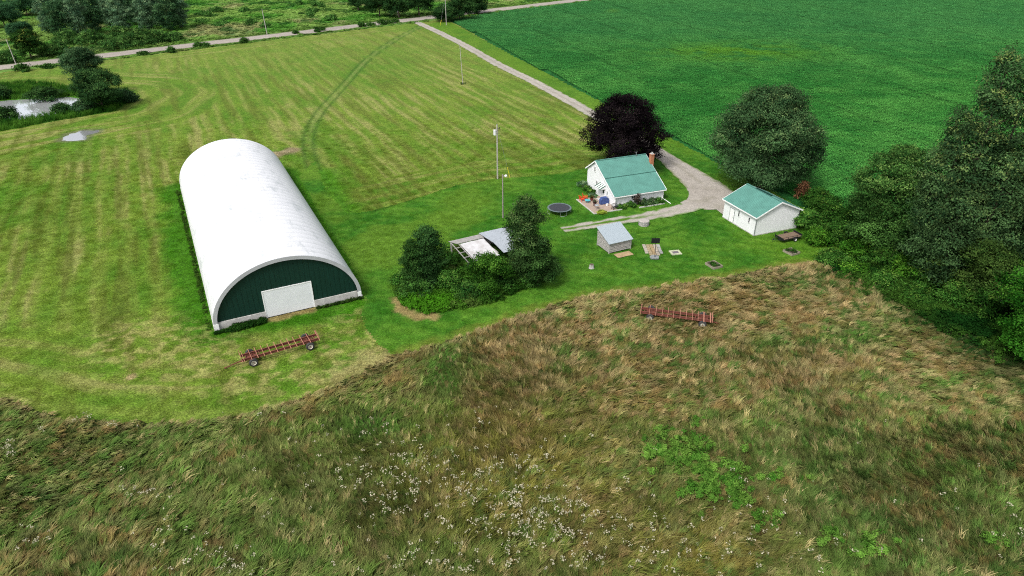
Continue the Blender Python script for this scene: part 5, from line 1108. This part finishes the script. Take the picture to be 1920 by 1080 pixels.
    # reeds on the pond bank and verge grass
    x, y, rr, z = pts_in(3.0, -200, -60, 140, 225, [5], 40, 60); k = ~inpoly(x, y, POND); x, y, z = x[k], y[k], z[k]; n = len(x); g = fbm(x / 3, y / 3, 61, 3); nearside = sst(2, -3, dline(x, y, PX([(-90, 262), (0, 246), (120, 224), (215, 208), (252, 182)])) - 3)
    c = mix(G(62, 118, 40), G(104, 158, 56), sst(.3, .7, g)) * (1 + .1 * nearside[:, None]); s = r.uniform(1.1, 1.8, n)
    scatter('pond_reeds', PU, np.stack([x, y, z], -1), Rz(n, r.uniform(0, 6.28, n), .1, .12), np.stack([s, s, s * 1.1], -1), np.clip(c, .004, .9))
    x, y, rr, z = pts_in(.35, -300, 60, 225, 440, [4], 30, 61); k = np.abs((x - ROAD_O[0]) * rn[0] + (y - ROAD_O[1]) * rn[1]) > 5.6; x, y, z, rr = x[k], y[k], z[k], rr[k]; n = len(x)
    c = ground_col(x, y, rr) * r.normal(1.45, .2, n)[:, None]; s = r.uniform(1.0, 2.2, n)
    scatter('wild_grass', PW, np.stack([x, y, z - .1], -1), Rz(n, r.uniform(0, 6.28, n), .1, .1), np.stack([s * 1.3, s * 1.3, s * .5], -1), np.clip(c, .004, .9))
weeds_and_rest()
def flowers():
    r = np.random.default_rng(70); ps = []
    for k in range(4):
        mb_v = []; m = MB(); n = 6 + k
        for i in range(n):
            a = r.uniform(0, 6.28); d_ = r.uniform(.02, .26); x, y, z = d_ * math.cos(a), d_ * math.sin(a), r.uniform(.75, 1.05); rr = r.uniform(.035, .07)
            tz = r.normal(0, .3, 2); m.add([(x + rr * math.cos(b), y + rr * math.sin(b), z + rr * (tz[0] * math.cos(b) + tz[1] * math.sin(b))) for b in np.linspace(0, 2 * math.pi, 7)[:-1]], [(0, 1, 2, 3), (0, 3, 4, 5)])
            m.add([(x * .4, y * .4, 0), (x * .4 + .015, y * .4, 0), (x + .01, y, z - .01), (x - .005, y, z - .01)], [(0, 1, 2, 3)])
        V = np.array(m.v); Fq = np.array(m.f); C = np.tile([.52, .48, .35], (len(V), 1)); C[[i for i in range(len(V)) if i % 10 >= 6]] = [.12, .2, .05]
        ps.append(proto('umbel', V, Fq, C))
    B = [(130, 665 + 200, 0, 0, 0)]; pts = []
    for cx, cy, sx_, sy_, m in ((790, 935, 90, 45, 100), (740, 920, 40, 30, 46), (890, 905, 60, 30, 50), (985, 905, 30, 28, 34), (1010, 965, 50, 22, 90), (960, 1000, 70, 25, 60), (1050, 990, 90, 35, 60), (900, 800, 60, 18, 16), (1120, 1040, 110, 30, 60), (400, 1060, 60, 18, 40), (850, 1060, 120, 18, 50), (22, 852, 12, 8, 18), (70, 1020, 20, 12, 12), (270, 938, 16, 7, 12), (200, 800, 30, 12, 10), (165, 795, 16, 6, 8), (5, 745, 10, 3, 5), (90, 815, 10, 8, 4), (1260, 1030, 60, 30, 26), (1530, 1050, 60, 18, 18), (1900, 1000, 30, 22, 22), (1400, 990, 40, 24, 14), (370, 960, 80, 60, 14), (560, 860, 120, 60, 20), (700, 880, 60, 40, 26), (1300, 960, 200, 60, 26), (960, 900, 800, 140, 90), (640, 905, 60, 50, 26), (300, 1010, 60, 40, 10)):
        qx, qy = r.normal(cx, sx_, m), r.normal(cy, sy_, m); pts += [P(a, b) for a, b in zip(qx[::4].tolist() + qx[1::2].tolist(), qy[::4].tolist() + qy[1::2].tolist()) if 770 < b < 1140]
    q = np.array(pts); rr = region(q[:, 0], q[:, 1]); q = q[rr == 2]; n = len(q); s = r.uniform(.5, 1.15, n)
    z = height(q[:, 0], q[:, 1], np.full(n, 2)); scatter('meadow_flowers', ps, np.c_[q, z], Rz(n, r.uniform(0, 6, n), .1, .1), np.stack([s, s, np.full(n, 1.0)], -1), np.ones((n, 3)))
flowers()
